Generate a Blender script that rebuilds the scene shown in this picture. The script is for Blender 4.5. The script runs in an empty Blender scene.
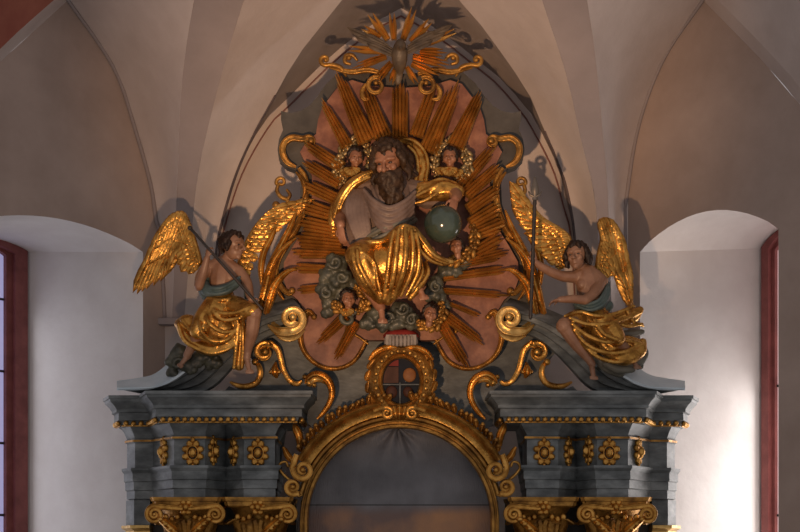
import bpy, bmesh, math, random
from mathutils import Vector, Matrix, Quaternion, noise
from mathutils.geometry import tessellate_polygon
random.seed(7)
SC = bpy.context.scene
COL = SC.collection
F, D, ZC, HR = 1600.0, 16.0, 4.5, 560.0     # focal length (px), distance to the altar plane, eye height, horizon row
MX = 802                                     # mirror axis: px -> MX - px

def W(px, py, y=0.0):
    s = (D + y) / F
    return Vector(((px - 400) * s, y, ZC + (HR - py) * s))

# ------------------------------------------------------------------ materials
def new_mat(name):
    m = bpy.data.materials.new(name); m.use_nodes = True
    nt = m.node_tree; return m, nt, nt.nodes['Principled BSDF']

def noise_mat(name, c1, c2, rough=0.5, metal=0.0, scale=4.0, detail=6.0, bump=0.0, bscale=40.0, rough2=None, c3=None, lo=0.35, hi=0.65, spec=None, stretch=(1,1,1)):
    m, nt, b = new_mat(name); N = nt.nodes; L = nt.links
    tc = N.new('ShaderNodeTexCoord'); mp = N.new('ShaderNodeMapping'); mp.inputs['Scale'].default_value = stretch
    L.new(tc.outputs['Object'], mp.inputs['Vector'])
    n = N.new('ShaderNodeTexNoise'); n.inputs['Scale'].default_value = scale; n.inputs['Detail'].default_value = detail; n.inputs['Roughness'].default_value = 0.6
    L.new(mp.outputs['Vector'], n.inputs['Vector'])
    r = N.new('ShaderNodeValToRGB'); r.color_ramp.elements[0].position = lo; r.color_ramp.elements[1].position = hi
    r.color_ramp.elements[0].color = (*c1, 1); r.color_ramp.elements[1].color = (*c2, 1)
    if c3:
        e = r.color_ramp.elements.new((lo + hi) / 2); e.color = (*c3, 1)
    L.new(n.outputs['Fac'], r.inputs['Fac']); L.new(r.outputs['Color'], b.inputs['Base Color'])
    b.inputs['Metallic'].default_value = metal; b.inputs['Roughness'].default_value = rough
    if spec is not None: b.inputs['Specular IOR Level'].default_value = spec
    if rough2 is not None:
        mr = N.new('ShaderNodeMapRange'); mr.inputs[1].default_value = 0.3; mr.inputs[2].default_value = 0.7
        mr.inputs[3].default_value = rough; mr.inputs[4].default_value = rough2
        n3 = N.new('ShaderNodeTexNoise'); n3.inputs['Scale'].default_value = scale * 2.3; L.new(mp.outputs['Vector'], n3.inputs['Vector'])
        L.new(n3.outputs['Fac'], mr.inputs[0]); L.new(mr.outputs[0], b.inputs['Roughness'])
    if bump:
        n2 = N.new('ShaderNodeTexNoise'); n2.inputs['Scale'].default_value = bscale; n2.inputs['Detail'].default_value = 4
        L.new(mp.outputs['Vector'], n2.inputs['Vector'])
        bp = N.new('ShaderNodeBump'); bp.inputs['Strength'].default_value = bump; bp.inputs['Distance'].default_value = 0.02
        L.new(n2.outputs['Fac'], bp.inputs['Height']); L.new(bp.outputs['Normal'], b.inputs['Normal'])
    return m

M = {}
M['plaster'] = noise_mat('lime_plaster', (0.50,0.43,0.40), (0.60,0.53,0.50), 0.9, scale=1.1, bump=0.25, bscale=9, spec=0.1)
M['plaster_dim'] = noise_mat('backlit_plaster', (0.34,0.262,0.222), (0.44,0.345,0.298), 0.95, scale=0.9, bump=0.3, bscale=7, spec=0.1)  # same plaster, with the backlit shade of the side walls put into its colour
M['rib'] = noise_mat('grey_painted_rib', (0.27,0.232,0.228), (0.32,0.275,0.27), 0.9, scale=1.4, bump=0.2, bscale=9, spec=0.1)
M['web_dim'] = noise_mat('shaded_vault_plaster', (0.26,0.215,0.19), (0.34,0.285,0.255), 0.95, scale=1.4, bump=0.2, bscale=9, spec=0.1)  # shade of the arch soffit painted in as a darker plaster tone
M['reveal'] = noise_mat('whitewash', (0.66,0.62,0.60), (0.76,0.73,0.71), 0.9, scale=1.3, bump=0.3, bscale=6, spec=0.1)
M['line_dark'] = noise_mat('dark_line_paint', (0.07,0.055,0.06), (0.12,0.09,0.09), 0.9, scale=6)
M['line_red'] = noise_mat('red_line_paint', (0.20,0.09,0.08), (0.27,0.13,0.11), 0.9, scale=6)
M['red_arch'] = noise_mat('red_ochre_wall_paint', (0.33,0.10,0.07), (0.42,0.15,0.10), 0.9, scale=2, bump=0.2, bscale=9)
M['win_red'] = noise_mat('oxblood_window_paint', (0.20,0.055,0.05), (0.30,0.09,0.08), 0.6, scale=5, bump=0.2, bscale=20)
M['gold'] = noise_mat('burnished_gold_leaf', (0.32,0.15,0.03), (0.74,0.41,0.105), 0.22, metal=0.84, scale=9, bump=0.22, bscale=45, rough2=0.42, c3=(0.54,0.28,0.06))
M['gold_old'] = noise_mat('worn_gold_leaf', (0.18,0.083,0.018), (0.54,0.28,0.06), 0.34, metal=0.7, scale=8, bump=0.3, bscale=45, rough2=0.55, c3=(0.35,0.175,0.036))
M['gold_pale'] = noise_mat('pale_gold_leaf', (0.46,0.27,0.07), (0.80,0.54,0.20), 0.28, metal=0.75, scale=8, bump=0.2, bscale=45, rough2=0.48)
M['silver_gold'] = noise_mat('tarnished_silver_leaf', (0.22,0.14,0.05), (0.46,0.35,0.18), 0.32, metal=0.75, scale=10, bump=0.2, bscale=45, rough2=0.5)
M['flesh'] = noise_mat('aged_flesh_paint', (0.20,0.098,0.055), (0.31,0.168,0.102), 0.42, scale=6, bump=0.08, bscale=40)
M['flesh_red'] = noise_mat('ruddy_flesh_paint', (0.22,0.09,0.045), (0.34,0.16,0.088), 0.42, scale=6, bump=0.08, bscale=40)
M['hair'] = noise_mat('dark_brown_hair_paint', (0.009,0.0045,0.003), (0.028,0.014,0.008), 0.5, spec=.3, scale=14, bump=0.3, bscale=50)
M['beard'] = noise_mat('brown_beard_paint', (0.018,0.009,0.004), (0.055,0.028,0.012), 0.5, spec=.3, scale=14, bump=0.3, bscale=50)
M['tunic'] = noise_mat('mauve_grey_cloth_paint', (0.125,0.082,0.064), (0.20,0.138,0.11), 0.5, scale=5, bump=0.15, bscale=30)
M['sash_grey'] = noise_mat('olive_grey_cloth_paint', (0.10,0.095,0.075), (0.17,0.16,0.125), 0.5, scale=5, bump=0.15, bscale=30)
M['teal'] = noise_mat('blue_green_cloth_paint', (0.045,0.075,0.075), (0.09,0.13,0.125), 0.5, scale=6, bump=0.15, bscale=30)
M['cloud'] = noise_mat('grey_green_cloud_paint', (0.024,0.026,0.019), (0.10,0.10,0.07), 0.42, scale=7, bump=0.25, bscale=30)
M['bluegrey'] = noise_mat('blue_grey_marbling', (0.062,0.071,0.073), (0.215,0.235,0.235), 0.5, scale=3.2, detail=9, bump=0.12, bscale=25, c3=(0.122,0.136,0.138), stretch=(1,1,2.2))
M['bluedark'] = noise_mat('dark_slate_marbling', (0.038,0.033,0.027), (0.085,0.076,0.064), 0.55, scale=3.0, detail=9, bump=0.12, bscale=25)
M['redmarble'] = noise_mat('red_brown_marbling', (0.135,0.046,0.024), (0.33,0.145,0.082), 0.5, scale=5, detail=9, bump=0.12, bscale=25, c3=(0.21,0.082,0.047))
M['gold_ray'] = noise_mat('gilt_ray_leaf', (0.46,0.225,0.045), (0.74,0.41,0.10), 0.24, metal=0.74, scale=5, bump=0.06, bscale=30, rough2=0.42)
M['pale_board'] = noise_mat('pale_blue_daylit_paint', (0.48,0.58,0.64), (0.62,0.71,0.76), 0.7, scale=4, bump=0.1)  # window daylight on the pediment tops put into this pale blue
M['pane_warm'] = noise_mat('window_glass_warm', (0.75,0.66,0.66), (0.85,0.74,0.74), 0.2, scale=2)
M['iron'] = noise_mat('black_iron', (0.015,0.013,0.012), (0.04,0.03,0.025), 0.5, scale=8)
M['iron_grey'] = noise_mat('grey_iron', (0.14,0.12,0.10), (0.24,0.20,0.16), 0.4, metal=0.8, scale=8)
M['orb'] = noise_mat('green_glazed_orb_paint', (0.03,0.046,0.037), (0.058,0.082,0.062), 0.14, scale=4, spec=0.7)
M['dove'] = noise_mat('grey_brown_dove_paint', (0.05,0.035,0.022), (0.12,0.085,0.052), 0.5, scale=8, bump=0.2, bscale=40)
M['shield_blue'] = noise_mat('dark_blue_shield_paint', (0.004,0.006,0.012), (0.010,0.014,0.024), 0.5, spec=.15, scale=8)
M['shield_red'] = noise_mat('red_shield_paint', (0.15,0.014,0.010), (0.22,0.024,0.018), 0.5, spec=.2, scale=8)
M['shield_brown'] = noise_mat('brown_shield_paint', (0.055,0.02,0.012), (0.09,0.036,0.022), 0.5, spec=.2, scale=8)
M['shield_ochre'] = noise_mat('ochre_shield_paint', (0.22,0.085,0.03), (0.32,0.14,0.05), 0.5, spec=.2, scale=8)
M['hat_red'] = noise_mat('cardinal_red_paint', (0.17,0.016,0.012), (0.25,0.03,0.022), 0.6, spec=.2, scale=8)
M['ermine'] = noise_mat('off_white_paint', (0.20,0.165,0.14), (0.30,0.255,0.215), 0.6, scale=9)
M['pane'] = noise_mat('window_glass', (0.62,0.62,0.80), (0.72,0.72,0.88), 0.2, scale=2)
_e = M['pane'].node_tree.nodes['Principled BSDF']; _e.inputs['Emission Color'].default_value = (.55, .55, 1.0, 1); _e.inputs['Emission Strength'].default_value = .35   # daylit glass
_e = M['pane_warm'].node_tree.nodes['Principled BSDF']; _e.inputs['Emission Color'].default_value = (1.0, .66, .66, 1); _e.inputs['Emission Strength'].default_value = .45
M['eye'] = noise_mat('dark_eye_paint', (0.02,0.012,0.01), (0.04,0.025,0.02), 0.3, scale=8)
M['stone'] = noise_mat('floor_stone', (0.20,0.18,0.16), (0.30,0.27,0.24), 0.8, scale=2)

# picture canvas: slate sky above the seam, reddish haze and an orange cloud below (object space of the canvas)
def canvas_mat():
    m, nt, b = new_mat('old_oil_canvas'); N = nt.nodes; L = nt.links
    tc = N.new('ShaderNodeTexCoord'); sx = N.new('ShaderNodeSeparateXYZ'); L.new(tc.outputs['Object'], sx.inputs[0])
    n = N.new('ShaderNodeTexNoise'); n.inputs['Scale'].default_value = 2.2; n.inputs['Detail'].default_value = 9; L.new(tc.outputs['Object'], n.inputs['Vector'])
    r = N.new('ShaderNodeValToRGB'); r.color_ramp.elements[0].position = .35; r.color_ramp.elements[1].position = .68
    r.color_ramp.elements[0].color = (0.085,0.083,0.089,1); r.color_ramp.elements[1].color = (0.18,0.176,0.188,1); L.new(n.outputs['Fac'], r.inputs['Fac'])
    r2 = N.new('ShaderNodeValToRGB'); r2.color_ramp.elements[0].position = .42; r2.color_ramp.elements[1].position = .66
    r2.color_ramp.elements[0].color = (0.16,0.098,0.08,1); r2.color_ramp.elements[1].color = (0.44,0.21,0.09,1)
    n4 = N.new('ShaderNodeTexNoise'); n4.inputs['Scale'].default_value = 1.5; n4.inputs['Detail'].default_value = 5; L.new(tc.outputs['Object'], n4.inputs['Vector'])
    ad = N.new('ShaderNodeMath'); ad.operation = 'MULTIPLY_ADD'; ad.inputs[1].default_value = 0.13; L.new(sx.outputs['X'], ad.inputs[0]); L.new(n4.outputs['Fac'], ad.inputs[2])
    L.new(ad.outputs[0], r2.inputs['Fac'])
    mr = N.new('ShaderNodeMapRange'); mr.inputs[1].default_value = CANVAS_SEAM + .02; mr.inputs[2].default_value = CANVAS_SEAM - .10
    ad2 = N.new('ShaderNodeMath'); ad2.operation = 'MULTIPLY_ADD'; ad2.inputs[1].default_value = .12; L.new(n.outputs['Fac'], ad2.inputs[0])
    sb = N.new('ShaderNodeMath'); sb.operation = 'SUBTRACT'; sb.inputs[1].default_value = .06; L.new(sx.outputs['Z'], sb.inputs[0]); L.new(sb.outputs[0], ad2.inputs[2])
    L.new(ad2.outputs[0], mr.inputs[0])
    mx = N.new('ShaderNodeMix'); mx.data_type = 'RGBA'; L.new(mr.outputs[0], mx.inputs[0]); L.new(r.outputs['Color'], mx.inputs[6]); L.new(r2.outputs['Color'], mx.inputs[7])
    sd = N.new('ShaderNodeMath'); sd.operation = 'SUBTRACT'; sd.inputs[1].default_value = CANVAS_SEAM; L.new(sx.outputs['Z'], sd.inputs[0])
    ab = N.new('ShaderNodeMath'); ab.operation = 'ABSOLUTE'; L.new(sd.outputs[0], ab.inputs[0])
    lt = N.new('ShaderNodeMath'); lt.operation = 'LESS_THAN'; lt.inputs[1].default_value = .006; L.new(ab.outputs[0], lt.inputs[0])
    m2 = N.new('ShaderNodeMix'); m2.data_type = 'RGBA'; L.new(lt.outputs[0], m2.inputs[0]); L.new(mx.outputs[2], m2.inputs[6]); m2.inputs[7].default_value = (.03,.027,.026,1)
    L.new(m2.outputs[2], b.inputs['Base Color']); b.inputs['Roughness'].default_value = .4
    w = N.new('ShaderNodeTexNoise'); w.inputs['Scale'].default_value = 34; mp = N.new('ShaderNodeMapping'); mp.inputs['Scale'].default_value = (3,1,.5)
    L.new(tc.outputs['Object'], mp.inputs[0]); L.new(mp.outputs[0], w.inputs['Vector'])
    bp = N.new('ShaderNodeBump'); bp.inputs['Strength'].default_value = .3; bp.inputs['Distance'].default_value = .02; L.new(w.outputs['Fac'], bp.inputs['Height']); L.new(bp.outputs[0], b.inputs['Normal'])
    return m

# ------------------------------------------------------------------ object helpers
ORG = {}
def to_mesh(bm, name):
    if isinstance(bm, bpy.types.Mesh): return bm
    bmesh.ops.recalc_face_normals(bm, faces=bm.faces[:])
    me = bpy.data.meshes.new(name); bm.to_mesh(me); bm.free(); return me

def part(name, bm, mat, parent=None, sharp=40, mats=None):
    me = to_mesh(bm, name)
    for p in me.polygons: p.use_smooth = True
    try: me.set_sharp_from_angle(angle=math.radians(sharp))
    except Exception: pass
    me.materials.clear()
    for k in (mats or [mat]): me.materials.append(M[k])
    o = bpy.data.objects.new(name, me); COL.objects.link(o)
    if parent is not None:
        org = ORG[parent.name]; o.parent = parent
    else:
        xs = [v.co for v in me.vertices]
        org = Vector(((min(v.x for v in xs) + max(v.x for v in xs)) / 2, (min(v.y for v in xs) + max(v.y for v in xs)) / 2, min(v.z for v in xs)))
        o.location = org
    me.transform(Matrix.Translation(-org)); ORG[o.name] = org
    return o

def thing(name, label, cat, loc, group=None):
    o = bpy.data.objects.new(name, None); COL.objects.link(o); o.location = loc; o.empty_display_size = .1
    ORG[o.name] = Vector(loc); o['label'] = label; o['category'] = cat
    if group: o['group'] = group
    return o

def tag(o, label, cat, group=None):
    o['label'] = label; o['category'] = cat
    if group: o['group'] = group
    return o

def struct(name, bm, mat, parent=None, sharp=40, mats=None):
    o = part(name, bm, mat, parent, sharp, mats)
    if parent is None: o['kind'] = 'structure'
    return o

# ------------------------------------------------------------------ geometry helpers
def catmull(pts, n):
    if len(pts) < 3 or n <= 1: 
        if len(pts) == 2 and n > 1:
            return [tuple(a + (b - a) * k / n for a, b in zip(pts[0], pts[1])) for k in range(n)] + [tuple(pts[1])]
        return [tuple(p) for p in pts]
    out = []
    P = [tuple(2*a - b for a, b in zip(pts[0], pts[1]))] + [tuple(p) for p in pts] + [tuple(2*a - b for a, b in zip(pts[-1], pts[-2]))]
    for i in range(1, len(P) - 2):
        p0, p1, p2, p3 = P[i-1:i+3]
        for k in range(n):
            t = k / n
            out.append(tuple(.5 * (2*b + (c - a)*t + (2*a - 5*b + 4*c - d)*t*t + (3*b - a - 3*c + d)*t*t*t) for a, b, c, d in zip(p0, p1, p2, p3)))
    out.append(tuple(pts[-1])); return out

def px4(pts, n=5, mirror=False):
    """pixel points (px,py,depth,radius px) -> smoothed [(Vector, radius m)]"""
    if mirror: pts = [(MX - p[0],) + tuple(p[1:]) for p in pts]
    r = catmull(pts, n)
    return [(W(p[0], p[1], p[2]), max(.002, p[3] * (D + p[2]) / F)) for p in r]

CIRC = [(math.cos(2*math.pi*k/10), math.sin(2*math.pi*k/10)) for k in range(10)]
BAND = [(-1,-.5),(-1,.35),(-.86,.72),(-.66,.8),(-.5,.5),(-.2,.42),(.2,.42),(.5,.5),(.66,.8),(.86,.72),(1,.35),(1,-.5)]
RIDGE = [(-1,-.3),(-.9,.15),(-.45,.35),(-.12,.8),(.12,.8),(.45,.35),(.9,.15),(1,-.3)]
LEAF = [(-1,-.25),(-1,.1),(-.7,.55),(-.42,.25),(-.15,.75),(.15,.75),(.42,.25),(.7,.55),(1,.1),(1,-.25)]

def sweep(bm, pts, sec=CIRC, flat=1.0, up=Vector((0,-1,0)), cap=True, round_end=True):
    """pts [(Vector, r)] with a section (u across, v along 'up')."""
    n = len(pts); rings = []
    if round_end and sec is CIRC and n >= 2:
        a, ra = pts[0]; b, rb = pts[-1]
        ta = (pts[0][0] - pts[1][0]).normalized(); tb = (pts[-1][0] - pts[-2][0]).normalized()
        pts = [(a + ta*ra*.92, ra*.38), (a + ta*ra*.62, ra*.78)] + list(pts) + [(b + tb*rb*.62, rb*.78), (b + tb*rb*.92, rb*.38)]
        n = len(pts)
    prev = None
    for i in range(n):
        c, r = pts[i]
        t = (pts[min(i+1, n-1)][0] - pts[max(i-1, 0)][0])
        if t.length < 1e-9: t = Vector((0,0,1))
        t.normalize()
        v = up - t * up.dot(t)
        if v.length < .25:
            v = (prev - t * prev.dot(t)) if prev is not None else (Vector((0,0,1)) - t * t.z)
            if v.length < 1e-4: v = Vector((1,0,0))
        v.normalize()
        if prev is not None and v.dot(prev) < 0 and abs(up.dot(t)) > .8: v = -v
        prev = v
        u = t.cross(v)
        rings.append([bm.verts.new(c + u*(a*r) + v*(b*r*flat)) for a, b in sec])
    m = len(sec)
    for i in range(n-1):
        for k in range(m):
            bm.faces.new((rings[i][k], rings[i][(k+1) % m], rings[i+1][(k+1) % m], rings[i+1][k]))
    if cap:
        bm.faces.new(rings[0][::-1]); bm.faces.new(rings[-1])

def tube(bm, pts, n=5, sec=CIRC, flat=1.0, mirror=False, **k):
    sweep(bm, px4(pts, n, mirror), sec, flat, **k)

def ell(bm, c, rad, rot=None, sub=2):
    m = Matrix.Translation(c)
    if rot is not None: m = m @ rot.to_4x4()
    m = m @ Matrix.Diagonal((*rad, 1))
    bmesh.ops.create_icosphere(bm, subdivisions=sub, radius=1, matrix=m)

def box(bm, lo, hi):
    c = [(a + b)/2 for a, b in zip(lo, hi)]; s = [abs(b - a) for a, b in zip(lo, hi)]
    bmesh.ops.create_cube(bm, size=1, matrix=Matrix.Translation(c) @ Matrix.Diagonal((*s, 1)))

def spiral(cx, cy, r0, r1, a0, a1, y, w0, w1, n=24, dy=0.0):
    """px spiral; angles in degrees, measured counter-clockwise as seen (py down)."""
    out = []
    for k in range(n + 1):
        t = k / n; a = math.radians(a0 + (a1 - a0)*t); r = r0 + (r1 - r0)*t
        out.append((cx + r*math.cos(a), cy - r*math.sin(a), y + dy*t, w0 + (w1 - w0)*t))
    return out

def loft(bm, rows, close=False):
    """rows: list of equal-length lists of Vectors."""
    vs = [[bm.verts.new(p) for p in r] for r in rows]
    for i in range(len(vs) - 1):
        m = len(vs[i])
        for k in range(m if close else m - 1):
            bm.faces.new((vs[i][k], vs[i][(k+1) % m], vs[i+1][(k+1) % m], vs[i+1][k]))
    return vs

def resample(pts, n):
    """polyline of tuples -> n+1 points evenly along its length (smoothed)."""
    q = catmull(pts, 8); L = [0]
    for a, b in zip(q, q[1:]): L.append(L[-1] + math.dist(a[:2], b[:2]) + 1e-9)
    out = []; j = 0
    for k in range(n + 1):
        s = L[-1]*k/n
        while j < len(L) - 2 and L[j+1] < s: j += 1
        t = (s - L[j])/(L[j+1] - L[j]); t = min(1, max(0, t))
        out.append(tuple(a + (b - a)*t for a, b in zip(q[j], q[j+1])))
    return out

def plate(bm, outline, y0, y1, holes=(), smooth=0, bevel=.0):
    """pixel outline (px,py) extruded between depths y0 (front) and y1."""
    def pr(o): 
        o = catmull(list(o) + [o[0]], smooth)[:-1] if smooth else o
        return [W(p[0], p[1], y0) for p in o]
    loops = [pr(outline)] + [pr(h) for h in holes]
    flat = [v for l in loops for v in l]
    tris = tessellate_polygon([[Vector((v.x, v.z, 0)) for v in l] for l in loops])
    d = Vector((0, y1 - y0, 0))
    a = [bm.verts.new(v) for v in flat]; b = [bm.verts.new(v + d) for v in flat]
    for t in tris:
        try: bm.faces.new([a[i] for i in t]); bm.faces.new([b[i] for i in t][::-1])
        except ValueError: pass
    k = 0
    for l in loops:
        n = len(l)
        for i in range(n): bm.faces.new((a[k+i], a[k+(i+1) % n], b[k+(i+1) % n], b[k+i]))
        k += n

def plan_sweep(bm, poly, prof, back):
    """poly: world plan points (x,y) seen from the front, left to right; prof: (outward, z) from bottom to top; closed to depth 'back'."""
    n = len(poly); nor = []
    for i in range(n):
        ds = []
        for a, b in ((i-1, i), (i, i+1)):
            if a < 0 or b >= n: continue
            e = Vector((poly[b][0]-poly[a][0], poly[b][1]-poly[a][1])).normalized(); ds.append(Vector((e.y, -e.x)))
        m = sum(ds, Vector((0,0)))
        m = m.normalized() if m.length > 1e-6 else ds[0]
        nor.append(m / max(.35, m.dot(ds[0])))
    rows = []
    for o, z in prof:
        rows.append([Vector((p[0] + q.x*o, p[1] + q.y*o, z)) for p, q in zip(poly, nor)])
    vs = loft(bm, rows)
    bk = [[bm.verts.new((r[0].co.x, back, r[0].co.z)), bm.verts.new((r[-1].co.x, back, r[-1].co.z))] for r in vs]
    for i in range(len(vs) - 1):
        bm.faces.new((vs[i][0], vs[i+1][0], bk[i+1][0], bk[i][0]))
        bm.faces.new((vs[i][-1], bk[i][1], bk[i+1][1], vs[i+1][-1]))
    bm.faces.new(vs[-1] + [bk[-1][1], bk[-1][0]]); bm.faces.new(vs[0][::-1] + [bk[0][0], bk[0][1]])
    bm.faces.new((bk[0][0], bk[-1][0], bk[-1][1], bk[0][1]))

def voxel(bm, size, smooth=4, name='sculpt', fac=.5):
    me = to_mesh(bm, name)
    o = bpy.data.objects.new('tmp', me); COL.objects.link(o)
    r = o.modifiers.new('r', 'REMESH'); r.mode = 'VOXEL'; r.voxel_size = size; r.use_smooth_shade = True
    if smooth:
        s = o.modifiers.new('s', 'SMOOTH'); s.factor = fac; s.iterations = smooth
    dg = bpy.context.evaluated_depsgraph_get(); dg.update()
    out = bpy.data.meshes.new_from_object(o.evaluated_get(dg), depsgraph=dg)
    bpy.data.objects.remove(o); bpy.data.meshes.remove(me); out.name = name
    return out

def frame(f, u):
    """columns: right, forward, up"""
    f = Vector(f).normalized(); u = Vector(u); u = (u - f*u.dot(f)).normalized(); r = f.cross(u)
    return Matrix((r, f, u)).transposed()

def copy_part(o, parent, name=None):
    c = o.copy(); COL.objects.link(c); c.parent = parent; ORG[c.name] = ORG[o.name]; return c
def dup(root, loc, label, group=None):
    r = root.copy(); COL.objects.link(r); r.location = loc; r['label'] = label; ORG[r.name] = Vector(loc)
    if group: r['group'] = group
    for ch in list(root.children):
        c = ch.copy(); COL.objects.link(c); c.parent = r
        for g in list(ch.children):
            d = g.copy(); COL.objects.link(d); d.parent = c
    return r
# ================================================================== SETTING
YB = 1.5                                  # depth of the wall behind the altar
CL = 235/F*(D+YB) + YB; CR = 228/F*(D+YB) + YB   # side walls run at 45 degrees: X = y - CL and X = CR - y
def side(px, row, right=False):
    k = (px - 400)/F
    y = (CR - D*k)/(1 + k) if right else (D*k + CL)/(1 - k)
    return W(px, row, y)
TL = Vector((-.70711, -.70711, 0)); TR = Vector((.70711, -.70711, 0))   # along the side walls towards the viewer
OL = Vector((-.70711, .70711, 0)); OR = Vector((.70711, .70711, 0))     # outwards through the side walls

bm = bmesh.new()
box(bm, (YB - CL, YB, 0), (CR - YB, YB + .3, 11.2))
struct('wall_back', bm, 'plaster')
bm = bmesh.new(); box(bm, (-9, -6, -.2), (9, 4, 0)); struct('floor', bm, 'stone')

def side_wall(name, right, jamb_px, w, spring_row, rise, depth, frame_px, lun):
    T, O = (TR, OR) if right else (TL, OL)
    J = side(jamb_px, spring_row, right); J0 = Vector((J.x, J.y, 0)); zs = J.z
    def S(s, z, d=0): return J0 + T*s + O*d + Vector((0,0,z))
    # splay of the altar-side jamb so that the frame starts at frame_px
    base = J0 + O*depth; k = (frame_px - 400)/F
    sp = (k*(D + base.y) - base.x)/(T.x - k*T.y)
    zb = 2.6
    def arch(s0, s1, z, rs, n=14):
        return [(s0, zb)] + [(s0 + (s1 - s0)*i/n, z + rs*math.sin(math.pi*i/n)**.8) for i in range(n + 1)] + [(s1, zb)]
    a_face = arch(0, w, zs, rise)
    zi = W(0, spring_row + (4 if right else 7), base.y).z
    sn = w - .12 if right else w - sp
    a_in = arch(sp, sn, zi, rise*(.75 if right else .45))
    # the wall face with its opening
    out = []
    for p in lun:
        v = side(p[0], p[1], right); out.append(((Vector((v.x, v.y, 0)) - J0).dot(T), v.z))
    out.append((4.6, out[-1][1])); out.append((4.6, 0)); out.append((out[0][0], 0))
    loops = [[Vector((a, b, 0)) for a, b in out], [Vector((a, b, 0)) for a, b in a_face]]
    fl = [v for l in loops for v in l]
    bm = bmesh.new(); vs = [bm.verts.new(S(v.x, v.y)) for v in fl]
    for t in tessellate_polygon(loops):
        try: bm.faces.new([vs[i] for i in t])
        except ValueError: pass
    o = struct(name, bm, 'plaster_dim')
    bm = bmesh.new()
    loft(bm, [[S(a, b) for a, b in a_face], [S(a, b, depth) for a, b in a_in]])
    bm.faces.new([bm.verts.new(p) for p in (S(0, zb), S(w, zb), S(sn, zb, depth), S(sp, zb, depth))])
    part('window_reveal', bm, 'reveal', o)
    # window frame, pane and bars
    def ring(bm, o2, i2, d0, d1):
        loft(bm, [[S(a, b, d1) for a, b in o2], [S(a, b, d0) for a, b in o2], [S(a, b, d0) for a, b in i2], [S(a, b, d1) for a, b in i2]])
    fr = bmesh.new()
    def inset(q): q = q*(.6 if right else 1.05); return arch(sp + q, sn - q, zi - q*.3, rise*(.7 if right else .4))
    ring(fr, a_in, inset(.15), depth - .10, depth + .08)
    ring(fr, inset(.14), inset(.22), depth - .03, depth + .08)
    wname = 'window_2' if right else 'window_1'
    wf = struct(wname, fr, 'win_red')
    pn = bmesh.new(); q = inset(.2)
    f1 = [pn.verts.new(S(a, b, depth + .03)) for a, b in q]; pn.faces.new(f1)
    po = part('pane', pn, 'pane_warm' if right else 'pane', wf)
    br = bmesh.new()
    for z in ((3.4, 5.0, 6.45) if right else (3.4, 4.2, 5.0, 5.8, 6.6, 7.4)):
        sweep(br, [(S(sp + (.08 if right else .22), z, depth + .02), .014), (S(sn - (.08 if right else .22), z, depth + .02), .014)])
    part('glazing_bar', br, 'iron', wf)
    return S, sp, sn, zi, J0, po

lunL = [(165,322),(161,242),(156,220),(151,186),(136,132),(114,68),(68,0),(0,62),(-70,160),(-130,300)]
lunR = [(628,322),(625,220),(627,194),(639,124),(664,58),(703,0),(760,58),(800,105),(850,190),(890,300)]
lunL_s = [tuple(p) for p in catmull(lunL[:7], 4)] + lunL[7:]
lunR_s = [tuple(p) for p in catmull(lunR[:6], 4)] + lunR[6:]
SL = side_wall('wall_left', False, 143, 2.14, 252, .20, 1.5, 23, lunL_s)
SR = side_wall('wall_right', True, 640, 1.72, 252, .31, 1.5, 766, lunR_s)

# vault cells, each lofted between the lines the mouldings follow
def line(pts, n=16, dy=0): return [W(p[0], p[1], p[2] + dy) for p in resample(pts, n)]
L1 = [(172,322,1.40),(176,215,1.05),(178,165,.75),(182,83,.1),(194,0,-.6),(220,-120,-2.0)]
L2 = [(184,322,1.38),(194,207,1.0),(202,153,.65),(223,70,.0),(244,0,-.65),(285,-120,-2.0)]
R1 = [(612,322,1.40),(608,198,1.0),(602,124,.5),(596,62,-.05),(587,0,-.6),(565,-120,-2.0)]
R2 = [(600,322,1.38),(596,207,1.0),(581,140,.55),(565,70,.0),(542,0,-.65),(505,-120,-2.0)]
OAL = [(212,322,1.42),(215,260,1.38),(221,226,1.3),(237,172,1.2),(260,122,1.05),(275,96,.95),(295,60,.8),(318,30,.65),(342,0,.5),(372,-40,.3),(401,-95,.1)]
OAR = [(580,322,1.42),(575,242,1.35),(570,205,1.28),(561,170,1.2),(545,132,1.08),(528,92,.95),(506,60,.8),(485,30,.65),(459,0,.5),(430,-40,.3),(401,-95,.1)]
IAL = [(217,322,1.5),(219,260,1.5),(225,226,1.5),(243,172,1.5),(270,125,1.5),(288,107,1.5),(325,70,1.5),(350,48,1.5),(375,30,1.5),(401,16,1.5)]
IAR = [(576,322,1.5),(571,238,1.5),(563,205,1.5),(553,170,1.5),(530,125,1.5),(517,107,1.5),(496,83,1.5),(475,66,1.5),(450,46,1.5),(425,29,1.5),(401,16,1.5)]
def sidepts(l, right): 
    return [(p[0], p[1], side(p[0], p[1], right).y) for p in l]
LUL = sidepts(lunL[:7], False) + [(110,-120,-1.3)]
LUR = sidepts(lunR[:6], True) + [(665,-120,-1.3)]
def cell(rows, mat, name='ceiling'):
    bm = bmesh.new(); loft(bm, rows); return struct(name, bm, mat, sharp=60)
def web(a, b, mat, n=16, sag=.10, name='ceiling'):
    A, B = line(a, n), line(b, n); rows = []
    for k in range(7):
        t = k/6; s = Vector((0, sag*math.sin(math.pi*t), 0)); rows.append([p.lerp(q, t) + s*min(1, i/5) for i, (p, q) in enumerate(zip(A, B))])
    return cell(rows, mat, name)
c0 = web(LUL, L1, 'plaster'); web(R1, LUR, 'plaster')
web(L2, OAL, 'plaster'); web(OAR, R2, 'plaster')
FO = lambda l, s: [(p[0] - s*6*min(1, max(.25,(322 - p[1])/180))*min(1, abs(401 - p[0])/60), p[1] - (3 + 5*(1 - min(1, abs(401 - p[0])/60)))*min(1, max(.0,(322 - p[1])/180)), 1.46) for p in l]
FL_, FR_ = FO(IAL, 1), FO(IAR, -1)
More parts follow.
